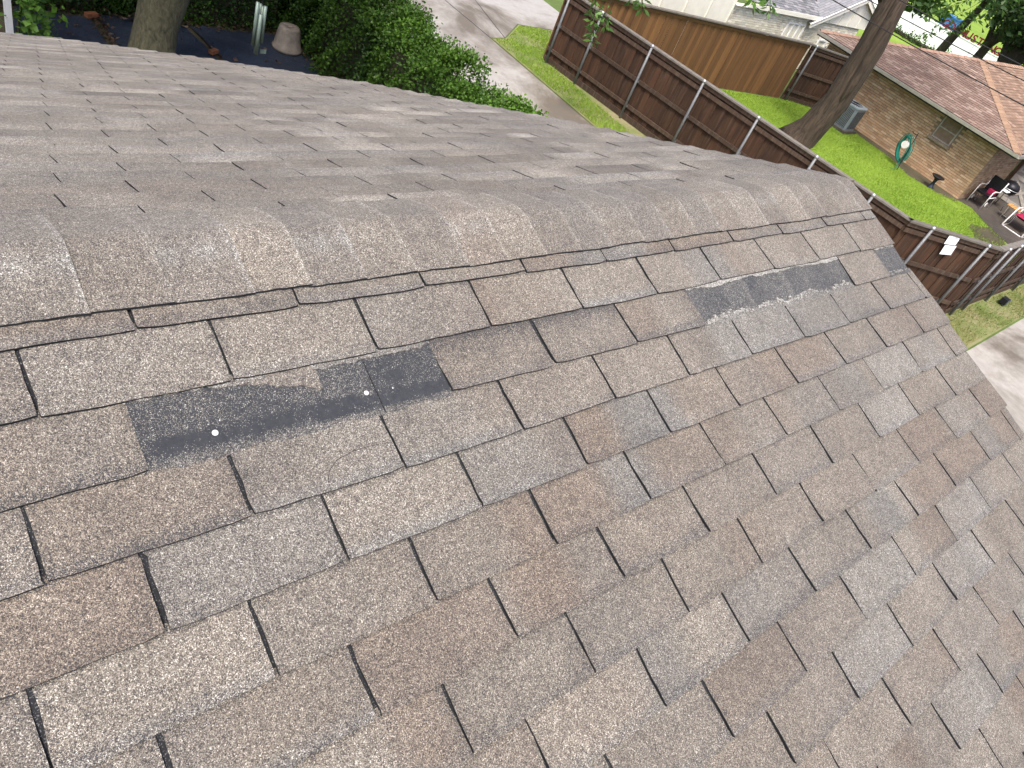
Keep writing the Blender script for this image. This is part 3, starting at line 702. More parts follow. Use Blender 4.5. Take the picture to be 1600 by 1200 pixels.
roofplane((EXX, EY0, EZ), (42, EY0, EZ), RE, AP, [(.27, .18, .125), (.23, .15, .105), (.31, .21, .15)], 'roof_shingles')
roofplane((42, EY1, EZ), (EXX, EY1, EZ), AP, RE, RT, 'roof_shingles')
def hipcap(a, b, n, c):
    a = np.array(a, float); b = np.array(b, float); d = (b - a) / n; m = MB(); e = d / np.linalg.norm(d); sd_ = np.cross(e, (0, 0, 1)); sd_ /= np.linalg.norm(sd_); r = random.Random(3)
    for i in range(n):
        p, q = a + d * i, a + d * (i + 1.05); kk = r.uniform(.88, 1.12); t = [(c[0] * kk, c[1] * kk, c[2] * kk, 1.)] * 6
        m.add([p - sd_ * .15 - (0, 0, .01), p + np.array((0, 0, .045)), p + sd_ * .15 - (0, 0, .01), q - sd_ * .15 - (0, 0, .022), q + np.array((0, 0, .03)), q + sd_ * .15 - (0, 0, .022)], [(0, 3, 4, 1), (1, 4, 5, 2), (0, 1, 2)], 0, t)
    o = m.build('hip_cap', 'farshingle', nb)
hipcap((EXX, EY0, EZ + .01), AP, 26, (.34, .225, .15)); hipcap((EXX, EY1, EZ + .01), AP, 26, (.34, .22, .16)); hipcap(AP, RE, 40, (.36, .24, .17))
m = MB(); m.box((EXX - .02, (EY0 + EY1) / 2, EZ - .085), (.025, EY1 - EY0 + .04, .13)); m.box((34.4, EY0 - .02, EZ - .085), (15, .025, .13)); m.build('fascia', 'dark', nb)
m = MB()
for pth in ([(EXX - .085, EY0 - .08), (EXX - .085, EY1)], [(EXX - .08, EY0 - .085), (40, EY0 - .085)]):
    (xa, ya), (xb, yb) = pth; P = []
    dx, dy = (1, 0) if xa == xb else (0, 1)
    for (o_, z) in ((-.05, .0), (-.04, -.09), (.03, -.09), (.045, 0)): P += [(xa + o_ * dx, ya + o_ * dy, EZ + z - .005), (xb + o_ * dx, yb + o_ * dy, EZ + z - .005)]
    m.add(P, [(0, 2, 3, 1), (2, 4, 5, 3), (4, 6, 7, 5)])
m.build('gutter', 'gutter', nb)
m = MB(); m.box((WX - .26, (7.1 + EY1) / 2 - .3, EZ - .02), (.5, EY1 - 7.0, .015)); m.box((34.2, 6.76, EZ - .02), (14.6, .66, .015)); m.build('soffit', 'soffit', nb)
# porch wall with a braced door
m = MB(); m.box((30.66, 5.3, 1.0), (.1, 3.56, 2.0)); m.build('porch_wall', 'redbrickwall', nb)
m = MB(); DX, D0, D1 = 30.60, 5.85, 6.95; m.box((DX, (D0 + D1) / 2, .98), (.03, D1 - D0, 1.94)); door = m.build('door', 'door', nb)
m = MB()
for (za, zb) in ((.06, .95), ):
    for y in (D0 + .06, D1 - .06): m.box((DX - .025, y, (za + zb) / 2), (.022, .11, zb - za))
    for z in (za + .055, zb - .055): m.box((DX - .0255, (D0 + D1) / 2, z), (.022, D1 - D0 - .24, .11))
    for sg in (1, -1):
        dd = np.array((0, sg * (D1 - D0 - .2), zb - za - .2)); L = np.linalg.norm(dd); dd /= L; m.box((DX - .023 + sg * .002, (D0 + D1) / 2, (za + zb) / 2), (.02, .09, L), ((1, 0, 0), np.cross(dd, (1, 0, 0)), dd))
for i in range(3): m.box((DX - .024, (D0 + D1) / 2, 1.1 + i * .36), (.02, D1 - D0 - .1, .05))
for i in range(4): m.box((DX - .026, D0 + .06 + i * (D1 - D0 - .12) / 3, 1.45), (.02, .05, .82))
m.build('brace', 'fascia', door)

# ---- things by that house
ac = thing('air_conditioner', (26.35, 11.45, 0), 'grey outdoor air conditioner unit against the tan brick wall behind the tree', 'air conditioner')
m = MB(); m.box((26.35, 11.45, .05), (.86, .86, .10)); m.build('pad', 'patio', ac)
m = MB(); prof = []
def rbox(mb, c, w, h, z, rr=.1, n=5):
    pts = []
    for cx, cy, a0 in ((1, 1, 0), (-1, 1, 90), (-1, -1, 180), (1, -1, 270)):
        for i in range(n): a = R(a0 + 90 * i / (n - 1)); pts.append((c[0] + cx * (w / 2 - rr) + rr * math.cos(a), c[1] + cy * (w / 2 - rr) + rr * math.sin(a)))
    N_ = len(pts); mb.add([(x, y, z) for x, y in pts] + [(x, y, z + h) for x, y in pts], [(i, (i + 1) % N_, N_ + (i + 1) % N_, N_ + i) for i in range(N_)] + [tuple(range(N_))[::-1], tuple(range(N_, 2 * N_))])
rbox(m, (26.35, 11.45), .70, .74, .10); m.build('cabinet', 'ac', ac)
m = MB()
for i in range(11):
    for (s, ax_) in ((-1, 0), (-1, 1), (1, 0)):
        t = -.25 + i * .05; c = (26.35 + s * .352, 11.45 + t) if ax_ == 0 else (26.35 + t, 11.45 + s * .352)
        m.box((c[0], c[1], .47), (.008 if ax_ == 0 else .02, .02 if ax_ == 0 else .008, .62))
m.build('louvre', 'dark', ac)
m = MB(); rbox(m, (26.35, 11.45), .74, .05, .845, .11); m.build('top_panel', 'ac_top', ac)
m = MB()
for rr in (.06, .11, .16, .21, .26): m.tube([(26.35 + rr * math.cos(a), 11.45 + rr * math.sin(a), .90) for a in np.linspace(0, 2 * math.pi, 22)[:-1]], .006, 5, closed=True)
m.build('fan_grille', 'iron', ac)

hs = thing('garden_hose', (26.35, 9.15, 0), 'coiled green garden hose on a stake in front of brick wall', 'hose')
m = MB(); m.tube([(26.1, 8.86, 0), (26.28, 9.0, .6), (26.42, 9.12, 1.17)], .014, 7); m.tube([(26.42, 9.12, 1.10), (26.3, 9.2, 1.12), (26.26, 9.26, 1.16)], .012, 6); m.build('stake', 'iron', hs)
r = random.Random(12)
for i in range(9):
    a_, b_ = r.uniform(.14, .27), r.uniform(.30, .43); cz = .60 + r.gauss(0, .03); cy = 9.16 + r.gauss(0, .02); cx = 26.27 + i * .012; m = MB()
    m.tube([(cx + .02 * math.sin(3 * t), cy + a_ * math.cos(t) + .10 * math.sin(t), cz + b_ * math.sin(t)) for t in np.linspace(0, 2 * math.pi, 29)[:-1]], .013, 6, closed=True); m.build('hose_loop', 'hose', hs, True)
m = MB(); m.tube([(26.25, 9.0, .22), (26.1, 8.95, .06), (25.95, 8.85, .02), (25.8, 9.0, .02)], .013, 6); m.build('hose_end', 'hose', hs, True)
m = MB(); m.lathe((0, 0, 0), [(.12, -.05), (.12, .05), (.05, .06)], 14); o = m.build('spool', 'metal_white', hs); o.data.transform(Matrix.Translation((26.3, 9.2, .72)) @ Matrix.Rotation(R(90), 4, 'Y'))

bb = thing('bird_bath', (26.6, 7.8, 0), 'small dark pedestal bird bath beside the brick wall', 'bird bath')
m = MB(); m.lathe((26.6, 7.8, 0), [(.12, 0), (.12, .03), (.075, .08), (.05, .2), (.06, .31), (.09, .34)], 16); m.build('pedestal', 'navy', bb, True)
m = MB(); m.lathe((26.6, 7.8, .34), [(.06, 0), (.16, .03), (.21, .07), (.215, .085), (.19, .075), (.10, .045), (.01, .04)], 20); m.build('bowl', 'iron', bb, True)

ch = thing('scroll_chair', (28.1, 6.75, 0), 'cream scrolled metal patio chair next to the brick corner', 'chair')
def tb(pts, rad, name, mat, parent, n=7): m = MB(); m.tube(pts, rad, n); return m.build(name, mat, parent, True)
for y in (6.95, 6.45):
    tb([(27.85, y, 0), (27.85, y, .62), (28.0, y, .66), (28.5, y, .60), (28.6, y, .95)], .018, 'frame', 'metal_white', ch)
    tb([(28.1 + .10 * (1 - t / 9) * math.cos(t), y, .16 + .10 * (1 - t / 9) * math.sin(t)) for t in np.linspace(0, 8, 20)], .013, 'scroll', 'metal_white', ch)
    tb([(28.55, y, 0), (28.5, y, .42), (27.85, y, .42)], .016, 'leg', 'metal_white', ch)
m = MB(); m.box((28.2, 6.7, .44), (.62, .50, .06)); m.build('seat', 'iron', ch)
m = MB(); m.box((28.55, 6.7, .72), (.05, .48, .5)); m.build('backrest', 'iron', ch)
m = MB(); m.box((28.35, 6.62, .53), (.22, .24, .12)); tag(place(m.build('cushion', 'magenta'), (28.35, 6.62, .47)), 'small dark red cushion lying on the scrolled metal chair', 'cushion')
gr = thing('kettle_grill', (29.35, 6.5, 0), 'black round barbecue grill with shelf standing on the dark patio', 'grill')
for a in range(3):
    t = R(a * 120 + 20); tb([(29.35 + .28 * math.cos(t), 6.5 + .28 * math.sin(t), 0), (29.35 + .16 * math.cos(t), 6.5 + .16 * math.sin(t), .55)], .014, 'leg', 'galv', gr)
m = MB(); m.lathe((29.35, 6.5, .5), [(.05, 0), (.17, .03), (.26, .12), (.29, .22)], 20); m.build('bowl', 'iron', gr, True)
m = MB(); m.lathe((29.35, 6.5, .725), [(.30, 0), (.285, .08), (.22, .17), (.1, .22), (.02, .23)], 20); lid = m.build('lid', 'iron', gr, True)
tb([(29.29, 6.5, .95), (29.29, 6.5, 1.0), (29.41, 6.5, 1.0), (29.41, 6.5, .95)], .012, 'handle', 'galv', lid)
m = MB(); m.box((28.93, 6.52, .66), (.34, .36, .025)); m.build('shelf', 'paper', gr)
m = MB(); m.lathe((29.35, 6.5, .71), [(.305, 0), (.31, .012), (.30, .02)], 24); m.build('rim', 'steel', gr, True)
tbl = thing('side_table', (28.65, 5.8, 0), 'small folding table with orange wood top on the patio', 'table')
for i in range(4):
    m = MB(); m.box((28.65, 5.63 + i * .115, .46), (.40, .10, .02)); m.build('slat', 'pine', tbl)
for y in (5.65, 5.95):
    tb([(28.47, y, 0), (28.55, y, .22), (28.47, y, .45)], .011, 'leg', 'gutter', tbl); tb([(28.83, y, 0), (28.75, y, .22), (28.83, y, .45)], .011, 'leg', 'gutter', tbl)
tb([(28.5, 5.65, .12), (28.5, 5.95, .12)], .009, 'stretcher', 'gutter', tbl)
rc_ = thing('patio_armchair', (28.1, 5.25, 0), 'white tube metal patio armchair with crimson cushions at right edge', 'chair')
for y in (5.60, 4.90):
    tb([(28.55, y, .0), (27.80, y, .02), (27.78, y, .06), (28.02, y, .56), (28.12, y, .62), (28.75, y, .62)], .022, 'frame', 'metal_white', rc_)
    tb([(28.55, y, .0), (28.62, y, .35), (28.85, y, 1.0)], .02, 'back_post', 'metal_white', rc_)
tb([(27.80, 5.60, .03), (27.80, 4.90, .03)], .02, 'crossbar', 'metal_white', rc_)
def cushion(c, d, name, mat, par, tilt=0):
    m = MB(); n = 8; P = []; F = []
    for s in (1, -1):
        for i in range(n + 1):
            for j in range(n + 1):
                a, b = -1 + 2 * i / n, -1 + 2 * j / n; h = (1 - a ** 4) * (1 - b ** 4); P.append((a * d[0] / 2, b * d[1] / 2, s * d[2] / 2 * max(.15, h ** .5)))
        o = 0 if s == 1 else (n + 1) ** 2
        for i in range(n):
            for j in range(n): F.append((o + i * (n + 1) + j, o + (i + 1) * (n + 1) + j, o + (i + 1) * (n + 1) + j + 1, o + i * (n + 1) + j + 1))
    m.add(P, F); o = m.build(name, mat, par, True); o.data.transform(Matrix.Translation(c) @ Matrix.Rotation(tilt, 4, 'Y')); return o
cushion((28.42, 5.25, .42), (.66, .6, .14), 'seat_cushion', 'magenta', rc_); cushion((28.80, 5.25, .74), (.6, .6, .14), 'back_cushion', 'magenta', rc_, R(-72))
fl = thing('ground_light', (21.35, 3.02, 0), 'small black box light on the dry grass by the fence', 'light')
m = MB(); m.box((21.35, 3.02, .13), (.24, .16, .14)); m.build('housing', 'iron', fl)
m = MB(); m.box((21.35, 2.935, .14), (.2, .012, .10)); m.build('lens', 'glass', fl)
m = MB(); m.tube([(21.35, 3.05, 0), (21.35, 3.05, .1)], .018, 8); m.build('stem', 'iron', fl)

# ================================================================== CREAM HOUSE BEHIND THE ORANGE FENCE
cr_h = thing('cream_house', (27, 17, 0), 'cream painted house with grey roof behind the orange board fence', 'house')
CY = 16.0
CRM = [(.80, .77, .64), (.76, .72, .58), (.84, .82, .71), (.78, .74, .60)]
brickwork('cream wall', (23.9, CY, 0), (1, 0, 0), 9.0, 1.92, CRM, [(3.7, 5.0, .85, 1.68), (6.45, 7.15, .82, 1.6)], cr_h, nrm=(0, -1, 0), mort='mortar_cream')
for i in range(4):
    m = MB(); m.box((23.9 - .62 - i * 1.22, CY + .02, 1.6), (1.205, .03, 3.2)); m.build('siding_panel', 'cream', cr_h)
    m = MB(); m.box((23.9 - i * 1.22, CY - .01, 1.6), (.05, .03, 3.2)); m.build('batten', 'mortar_cream', cr_h)
m = MB(); m.box((21.45, CY + .1, 1.6), (4.9, .1, 3.2)); m.build('wall', 'mortar_cream', cr_h)
def cwin(x0, x1, z0, z1, panes, white_blind):
    m = MB(); m.box(((x0 + x1) / 2, CY + .05, (z0 + z1) / 2), (x1 - x0, .03, z1 - z0)); w = m.build('window', 'glass', cr_h)
    m = MB(); cx, cz = (x0 + x1) / 2, (z0 + z1) / 2
    for x in (x0 + .035, x1 - .035): m.box((x, CY - .0, cz), (.07, .05, z1 - z0))
    for z in (z0 + .03, z1 - .03): m.box((cx, CY - .001, z), (x1 - x0 - .14, .05, .06))
    for i in range(1, panes): m.box((x0 + (x1 - x0) * i / panes, CY - .002, cz), (.06, .05, z1 - z0 - .13))
    if panes == 1: m.box((cx, CY - .002, cz), (x1 - x0 - .15, .05, .06))
    m.build('frame', 'white', w)
    if white_blind:
        m = MB(); m.box((cx, CY + .032, cz), (x1 - x0 - .16, .01, z1 - z0 - .14)); m.build('blind', 'blind', w)
    else:
        m = MB(); m.box((cx, CY + .032, cz + (z1 - z0) * .22), (x1 - x0 - .16, .01, (z1 - z0) * .42)); m.build('blind', 'blind', w)
cwin(27.62, 28.88, .87, 1.67, 3, True); cwin(30.37, 31.03, .84, 1.58, 1, False)
# main eave and roof, gable end with panels
k = NT('grey_shingles'); bt = k.n('TexBrick', i_Scale=1.0); k.l(k.coord(), bt.inputs['Vector'])
bt.inputs['Color1'].default_value = (.17, .175, .185, 1); bt.inputs['Color2'].default_value = (.25, .25, .26, 1); bt.inputs['Mortar'].default_value = (.09, .09, .095, 1)
bt.inputs['Brick Width'].default_value = .3; bt.inputs['Row Height'].default_value = .13; bt.inputs['Mortar Size'].default_value = .008
k.color(bt.outputs[0]); MAT['grey_roof'] = k.m
GT = [(.19, .195, .205), (.24, .245, .255), (.15, .155, .165), (.28, .28, .29)]
nb_keep = nb; nb = cr_h
roofplane((24.6, CY - .12, 2.10), (29.9, CY - .12, 1.98), (34.5, CY + 4.5, 3.75), (27.2, CY + 4.5, 3.75), GT, 'roof_shingles')
nb = nb_keep
m = MB(); m.box((27.2, CY - .14, 1.98), (5.4, .03, .14)); m.build('fascia', 'cream', cr_h)
m = MB(); m.box((26.9, CY - .08, 1.90), (6.0, .10, .02)); m.build('soffit', 'cream', cr_h)
gx0, gx1, gxa, gz, gza = 29.3, 34.6, 31.9, 1.88, 2.95
m = MB(); m.add([(gx0, CY - .06, gz), (gx1, CY - .06, gz), (gxa, CY - .06, gza), (gx0, CY + .06, gz), (gx1, CY + .06, gz), (gxa, CY + .06, gza)], [(0, 1, 2), (3, 5, 4), (0, 2, 5, 3), (1, 4, 5, 2)]); m.build('gable_panel', 'cream', cr_h)
m = MB()
for x in (30.2, 30.95, 31.7, 32.45, 33.2):
    zt = gz + (gza - gz) * (1 - abs(x - gxa) / (gxa - gx0)); m.box((x, CY - .07, (gz + zt) / 2), (.03, .02, max(.05, zt - gz)))
m.build('batten', 'mortar_cream', cr_h)
m = MB()
for (xa, xb) in ((gx0 - .5, gxa), (gxa, gx1 + .5)):
    za = gz - .18 if xa < gxa else gza + .04; zb = gza + .04 if xa < gxa else gz - .18
    a = np.array((xa, CY - .2, za)); b = np.array((xb, CY - .2, zb)); d = b - a; L = np.linalg.norm(d); d /= L; m.box((a + b) / 2, (L, .04, .16), (d, (0, 1, 0), np.cross(d, (0, 1, 0))))
m.build('barge_board', 'cream', cr_h)
m = MB(); s_ = (gza - gz) / (gxa - gx0)
for (xa, za, xb, zb) in ((gx0 - .5, gz - .1, gxa, gza + .12), (gxa, gza + .12, gx1 + .5, gz - .1)):
    m.add([(xa, CY - .25, za), (xb, CY - .25, zb), (xb, CY + 5, zb), (xa, CY + 5, za)], [(0, 1, 2, 3)])
m.build('gable_roof', 'grey_roof', cr_h)

# ================================================================== TREES
def blob_points(n, c, rad, hollow=.55, clumps=40):
    c = np.array(c, float); rad = np.array(rad, float)
    d = rng.normal(size=(clumps, 3)); d /= np.linalg.norm(d, axis=1)[:, None]; cc = d * rng.uniform(hollow, 1, (clumps, 1)) ** .6
    i = rng.integers(0, clumps, n); p = cc[i] + rng.normal(0, .16, (n, 3))
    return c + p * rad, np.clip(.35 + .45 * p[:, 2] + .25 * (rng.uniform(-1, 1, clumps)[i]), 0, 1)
def tree(name, path, rads, label, bark_m, limbs, crowns, leaf, n, size, group=None):
    b = path[0]; root = thing(name, tuple(b), label, 'tree', group)
    m = MB(); m.tube(path, rads, 16); m.build('trunk', bark_m, root, True)
    for lp, lr in limbs: m = MB(); m.tube(lp, lr, 8); m.build('limb', bark_m, root, True)
    m = MB(); tot = sum(c[1][0] * c[1][1] * c[1][2] for c in crowns)
    for c, rad in crowns:
        P, sh = blob_points(int(n * rad[0] * rad[1] * rad[2] / tot), c, rad); leaves(m, P, size, .3, .6, sh)
    o = m.build('crown', leaf, root); o['kind'] = 'stuff'; return root
def smooth(pts, n=14):
    P = np.array(pts, float); t = np.linspace(0, 1, len(P)); s = np.linspace(0, 1, n); return [tuple(np.interp(x, t, P[:, j]) for j in range(3)) for x in s]
# leaning yard tree in the neighbour's lawn, crown above the picture
nt_ = tree('yard_tree', [(22.4, 10.70, -.1), (22.42, 10.66, .12), (22.46, 10.52, .5), (22.5, 10.32, 1.5), (22.5, 10.34, 3.1), (22.5, 10.50, 4.2), (22.5, 10.7, 6.0), (22.5, 11.0, 8.0)],
     [.66, .52, .43, .38, .37, .35, .28, .15], 'leaning brown tree trunk standing on the bright lawn', 'bark',
     [([(22.5, 10.5, 4.0), (21.8, 11.6, 5.4), (20.0, 12.6, 6.4), (16.5, 12.2, 6.2)], [.22, .16, .1, .04]), ([(22.5, 10.6, 4.9), (23.3, 9.4, 5.6), (24.5, 7.6, 6.2)], [.2, .13, .05]), ([(22.33, 10.25, .7), (22.28, 10.10, 2.2), (22.28, 10.16, 3.6), (22.3, 10.3, 5.2)], [.10, .15, .17, .15])],
     [((22.0, 8.4, 9.8), (3.2, 2.4, 1.6)), ((24.0, 9.4, 10.4), (2.4, 2.2, 1.4))], 'tree_leaf', 2600, .18)
def spray(root, pts, n, name='hanging_branch', L=.17):
    n = int(n * 1.4)
    m = MB(); P = np.array(pts, float); m.tube([tuple(p) for p in P], [.012] + [.006] * (len(P) - 1), 5, 0, True, (.15, .15, .15, 1.)); b = m.build(name, 'bark_dark', root)
    m = MB(); t = rng.uniform(.1, 1, n); s = np.linspace(0, 1, len(P)); base = np.stack([np.interp(t, s, P[:, j]) for j in range(3)], 1)
    a = rng.normal(size=(n, 3)) * (1, 1, .5); a[:, 2] -= .5; a /= np.linalg.norm(a, axis=1)[:, None]; base = base + a * .06
    for i in range(n):
        q = base[i]; d = a[i]; sd = np.cross(d, rng.normal(size=3)); sd /= np.linalg.norm(sd); l = L * random.uniform(.6, 1.2); s_ = random.random()
        m.add([q, q + d * l * .45 + sd * l * .17, q + d * l, q + d * l * .45 - sd * l * .17], [(0, 1, 2, 3)], 0, [(s_, s_, s_, 1.)] * 4)
    m.build('leaves', 'pecan', b)
spray(nt_, [(16.5, 12.2, 6.2), (14.5, 12.4, 4.8), (13.1, 12.15, 3.0), (13.0, 11.8, 2.3), (13.0, 11.52, 1.88)], 150)
spray(nt_, [(16.5, 12.2, 6.2), (14.0, 11.8, 4.4), (13.0, 11.55, 2.6), (13.0, 11.4, 2.28)], 70)
spray(nt_, [(16.5, 12.2, 6.2), (14.0, 11.2, 4.4), (13.0, 10.8, 3.2), (13.0, 10.62, 2.95)], 60)
spray(nt_, [(16.5, 12.2, 6.2), (14.0, 11.2, 4.4), (13.0, 11.1, 3.3), (13.0, 11.0, 2.98)], 40)
spray(nt_, [(20, 12.6, 6.4), (15.5, 9.6, 5.2), (13.2, 8.3, 4.4), (13.0, 7.95, 4.12)], 70)
spray(nt_, [(20, 12.6, 6.4), (15.5, 9.9, 5.2), (13.2, 8.6, 4.5), (13.0, 8.35, 4.08)], 50)
for (a, b) in (((24.5, 9.0, 5.4), (24.2, 10.0, 3.75)), ((24.5, 8.8, 5.4), (24.2, 9.6, 3.9)), ((24.5, 9.2, 5.5), (24.0, 9.9, 4.3)), ((24.8, 9.4, 5.2), (24.4, 10.4, 4.1)), ((24.5, 8.4, 5.6), (24.3, 9.3, 4.2))):
    spray(nt_, [(24.5, 7.6, 6.0), a, b], 55, L=.2)
# backyard tree on the left
tree('backyard_tree', [(4.42, 12.95, -.1), (4.42, 12.98, .3), (4.5, 13.0, .8), (4.68, 13.0, 1.6), (5.0, 13.1, 3.0), (5.2, 13.2, 5.0), (5.3, 13.4, 7.0)], [.50, .36, .33, .38, .34, .26, .12],
     'mossy grey tree trunk rising from the dark tarps in the backyard', 'bark_moss', [([(4.95, 13.05, 2.8), (3.6, 11.4, 4.4), (3.3, 9.5, 5.2), (3.78, 8.0, 5.3)], [.16, .12, .06, .025]), ([(5.1, 13.1, 3.6), (6.6, 14.0, 5.4), (8.2, 14.5, 6.2)], [.15, .1, .05])],
     [((4.4, 13.2, 5.6), (3.6, 2.8, 1.3)), ((1.0, 14.0, 5.4), (3.2, 3.0, 1.2)), ((5.2, 15.8, 5.0), (3.0, 2.0, 1.2))], 'tree_leaf', 16000, .20)
# street trees far behind, in front of the white wall
def far_tree(base, top, rad, label, crown, fork=None, n=2600):
    p = smooth([base, tuple(np.array(base) * .5 + np.array(top) * .5 + (0, .1, 0)), top], 8); limbs = []
    for fk in fork or []: limbs.append((smooth([fk[0], fk[1]], 5), list(np.linspace(rad * .6, rad * .25, 5))))
    return tree('street_tree', p, list(np.linspace(rad, rad * .55, 8)), label, 'bark_dark', limbs, crown, 'tree_leaf', n, .30, 'trees in front of the white wall')
far_tree((44, 17.0, 0), (44, 16.3, 4.5), .26, 'thin dark tree trunk crossing the white wall after the word GO', [((43.5, 17.9, 4.9), (2.0, 1.4, .9))], None, 1100)
far_tree((44.5, 15.3, 0), (44.6, 15.0, 4.6), .28, 'forked dark tree trunk in front of the last red letters', [((44, 15.2, 5.0), (1.8, 1.3, 1.1))], [((44.5, 15.2, 2.2), (44.5, 16.0, 4.6)), ((44.5, 15.2, 2.4), (44.4, 14.0, 4.8))], 2000)
far_tree((42, 13.0, 0), (42.2, 12.9, 5.2), .50, 'thick dark tree trunk at the top right corner', [((42, 13.0, 5.0), (3.0, 2.2, 1.6)), ((43, 11.6, 3.4), (1.6, 1.2, 1.4))], [((42, 13.0, 1.6), (42.2, 14.3, 4.8)), ((42, 13.0, 2.2), (42.2, 12.0, 5))], 4200)
far_tree((40, 18.9, 0), (40, 18.3, 4.5), .16, 'leafy tree left of the white wall behind the leaning trunk', [((40, 17.8, 3.2), (1.0, 1.0, .6)), ((40, 16.9, 3.2), (1.0, .8, .5))], None, 420)

# ================================================================== HEDGES AND BACKYARD
def hedge(name, label, boxes, n, size, mat='ivy'):
    """dense leaf wall round an inner core; boxes = (x0,x1,y0,y1,h0,h1 along y)"""
    x0 = boxes[0][0]; root = thing(name, (boxes[0][0], boxes[0][2], 0), label, 'hedge'); core = MB(); m = MB(); tot = sum((b[1] - b[0] + b[4]) * max(b[3] - b[2], b[1] - b[0]) for b in boxes)
    for (a, b, c, d, h) in boxes:
        core.box(((a + b) / 2, (c + d) / 2, h * .44), ((b - a) * .72, (d - c) * .9, h * .84))
        k_ = int(n * (b - a + h) * max(d - c, b - a) / tot); P = rng.uniform(0, 1, (k_, 3)); f_ = rng.integers(0, 5, k_)
        P[f_ == 0, 0] = 0; P[f_ == 1, 0] = 1; P[f_ >= 3, 2] = 1; P[f_ == 2, 1] = 0
        X = np.c_[a + (b - a) * P[:, 0], c + (d - c) * P[:, 1], h * P[:, 2]]
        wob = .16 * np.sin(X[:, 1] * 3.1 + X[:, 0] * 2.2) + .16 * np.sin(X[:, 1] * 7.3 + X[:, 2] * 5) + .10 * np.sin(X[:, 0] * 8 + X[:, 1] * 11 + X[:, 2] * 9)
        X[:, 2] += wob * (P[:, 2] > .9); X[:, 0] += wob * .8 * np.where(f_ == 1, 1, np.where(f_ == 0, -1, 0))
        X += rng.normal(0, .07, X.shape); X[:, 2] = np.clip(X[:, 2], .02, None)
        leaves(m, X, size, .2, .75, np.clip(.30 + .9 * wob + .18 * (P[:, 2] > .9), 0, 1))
    core.build('stems', 'bark_dark', root); o = m.build('foliage', mat, root); o['kind'] = 'stuff'; return root
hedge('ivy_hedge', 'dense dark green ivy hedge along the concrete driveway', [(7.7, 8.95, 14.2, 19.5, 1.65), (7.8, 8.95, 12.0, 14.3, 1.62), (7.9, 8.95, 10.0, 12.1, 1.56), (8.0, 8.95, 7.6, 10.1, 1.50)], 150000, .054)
hedge('shrub_row', 'shadowy leafy shrubs behind the tarps at the back', [(1.0, 4.6, 14.95, 17.0, 1.2), (4.6, 8.0, 14.9, 17.0, 1.4)], 50000, .06)
hedge('low_shrub', 'fresh light green shrub end at the foot of the hedge', [(8.5, 9.08, 7.3, 9.6, 1.48)], 12000, .055, 'ivy_light')
# tarps on the ground: wrinkled sheets
def tarp(poly, z, label):
    P = np.array(poly); n = 14; V, F = [], []
    for i in range(n + 1):
        for j in range(n + 1):
            s, t = i / n, j / n; p = (1 - s) * (1 - t) * P[0] + s * (1 - t) * P[1] + s * t * P[2] + (1 - s) * t * P[3]
            V.append((p[0], p[1], z + .02 * math.sin(p[0] * 6 + p[1] * 3) * math.sin(p[1] * 5) + .012 * math.sin(p[0] * 17 + p[1] * 9)))
    for i in range(n):
        for j in range(n): F.append((i * (n + 1) + j, (i + 1) * (n + 1) + j, (i + 1) * (n + 1) + j + 1, i * (n + 1) + j + 1))
    m = MB(); m.add(V, F); b = tuple(P.mean(0)) + (0.,); return tag(place(m.build('tarp', 'tarp', None, True), b), label, 'tarp', 'dark tarps on the backyard ground')
tarp([(2.2, 12.0), (4.05, 12.0), (3.95, 14.6), (2.9, 15.1)], .04, 'dark blue grey tarp on the ground left of the mossy trunk')
tarp([(4.15, 12.0), (5.9, 12.0), (5.6, 14.75), (4.12, 14.95)], .035, 'dark navy tarp around the foot of the mossy trunk')
tarp([(5.98, 12.0), (8.0, 12.0), (7.7, 14.7), (5.7, 14.75)], .045, 'navy tarp under the wind chime and upturned pot')
lt = MB(); q = np.r_[poly_sample([(2.0, 14.7), (8.2, 14.6), (8.3, 15.8), (2.0, 15.8)], 1500), poly_sample([(7.6, 11.5), (8.5, 11.5), (8.3, 14.8), (7.5, 14.6)], 900), poly_sample([(3.9, 12), (4.2, 12), (4.15, 14.8), (3.95, 14.8)], 200), poly_sample([(2.4, 12), (7.8, 12), (7.6, 14.6), (2.6, 14.6)], 120)]
leaves(lt, np.c_[q, rng.uniform(.05, .12, len(q))], .08, .75, .6); tag(lt.build('leaf_litter', 'litter'), 'brown fallen leaves around the edges of the tarps', 'leaf litter', kind='stuff')
pot = MB(); pot.lathe((7.35, 14.05, .06), [(.29, 0), (.295, .05), (.27, .06), (.24, .25), (.205, .42), (.19, .45), (.05, .455), (.045, .43)], 26)
tag(place(pot.build('upturned_pot', 'clay', None, True), (7.35, 14.05, .06)), 'large grey clay pot standing upside down on the tarp', 'pot')
def brickblock(c, rz, s, label):
    m = MB(); ca, sa = math.cos(rz), math.sin(rz); m.box(c, (.24 * s, .12 * s, .085 * s), ((ca, sa, 0), (-sa, ca, 0), (0, 0, 1))); tag(place(m.build('terracotta_block', 'terracotta'), c), label, 'brick')
brickblock((3.97, 14.65, .12), .3, .85, 'orange brick lying at the tarp corner by the shrubs'); brickblock((5.72, 13.62, .10), .6, .75, 'small orange brick on the tarp right of the trunk')
brickblock((8.0, 13.05, .08), .1, .7, 'reddish brick chunk in the leaf litter beside the hedge')
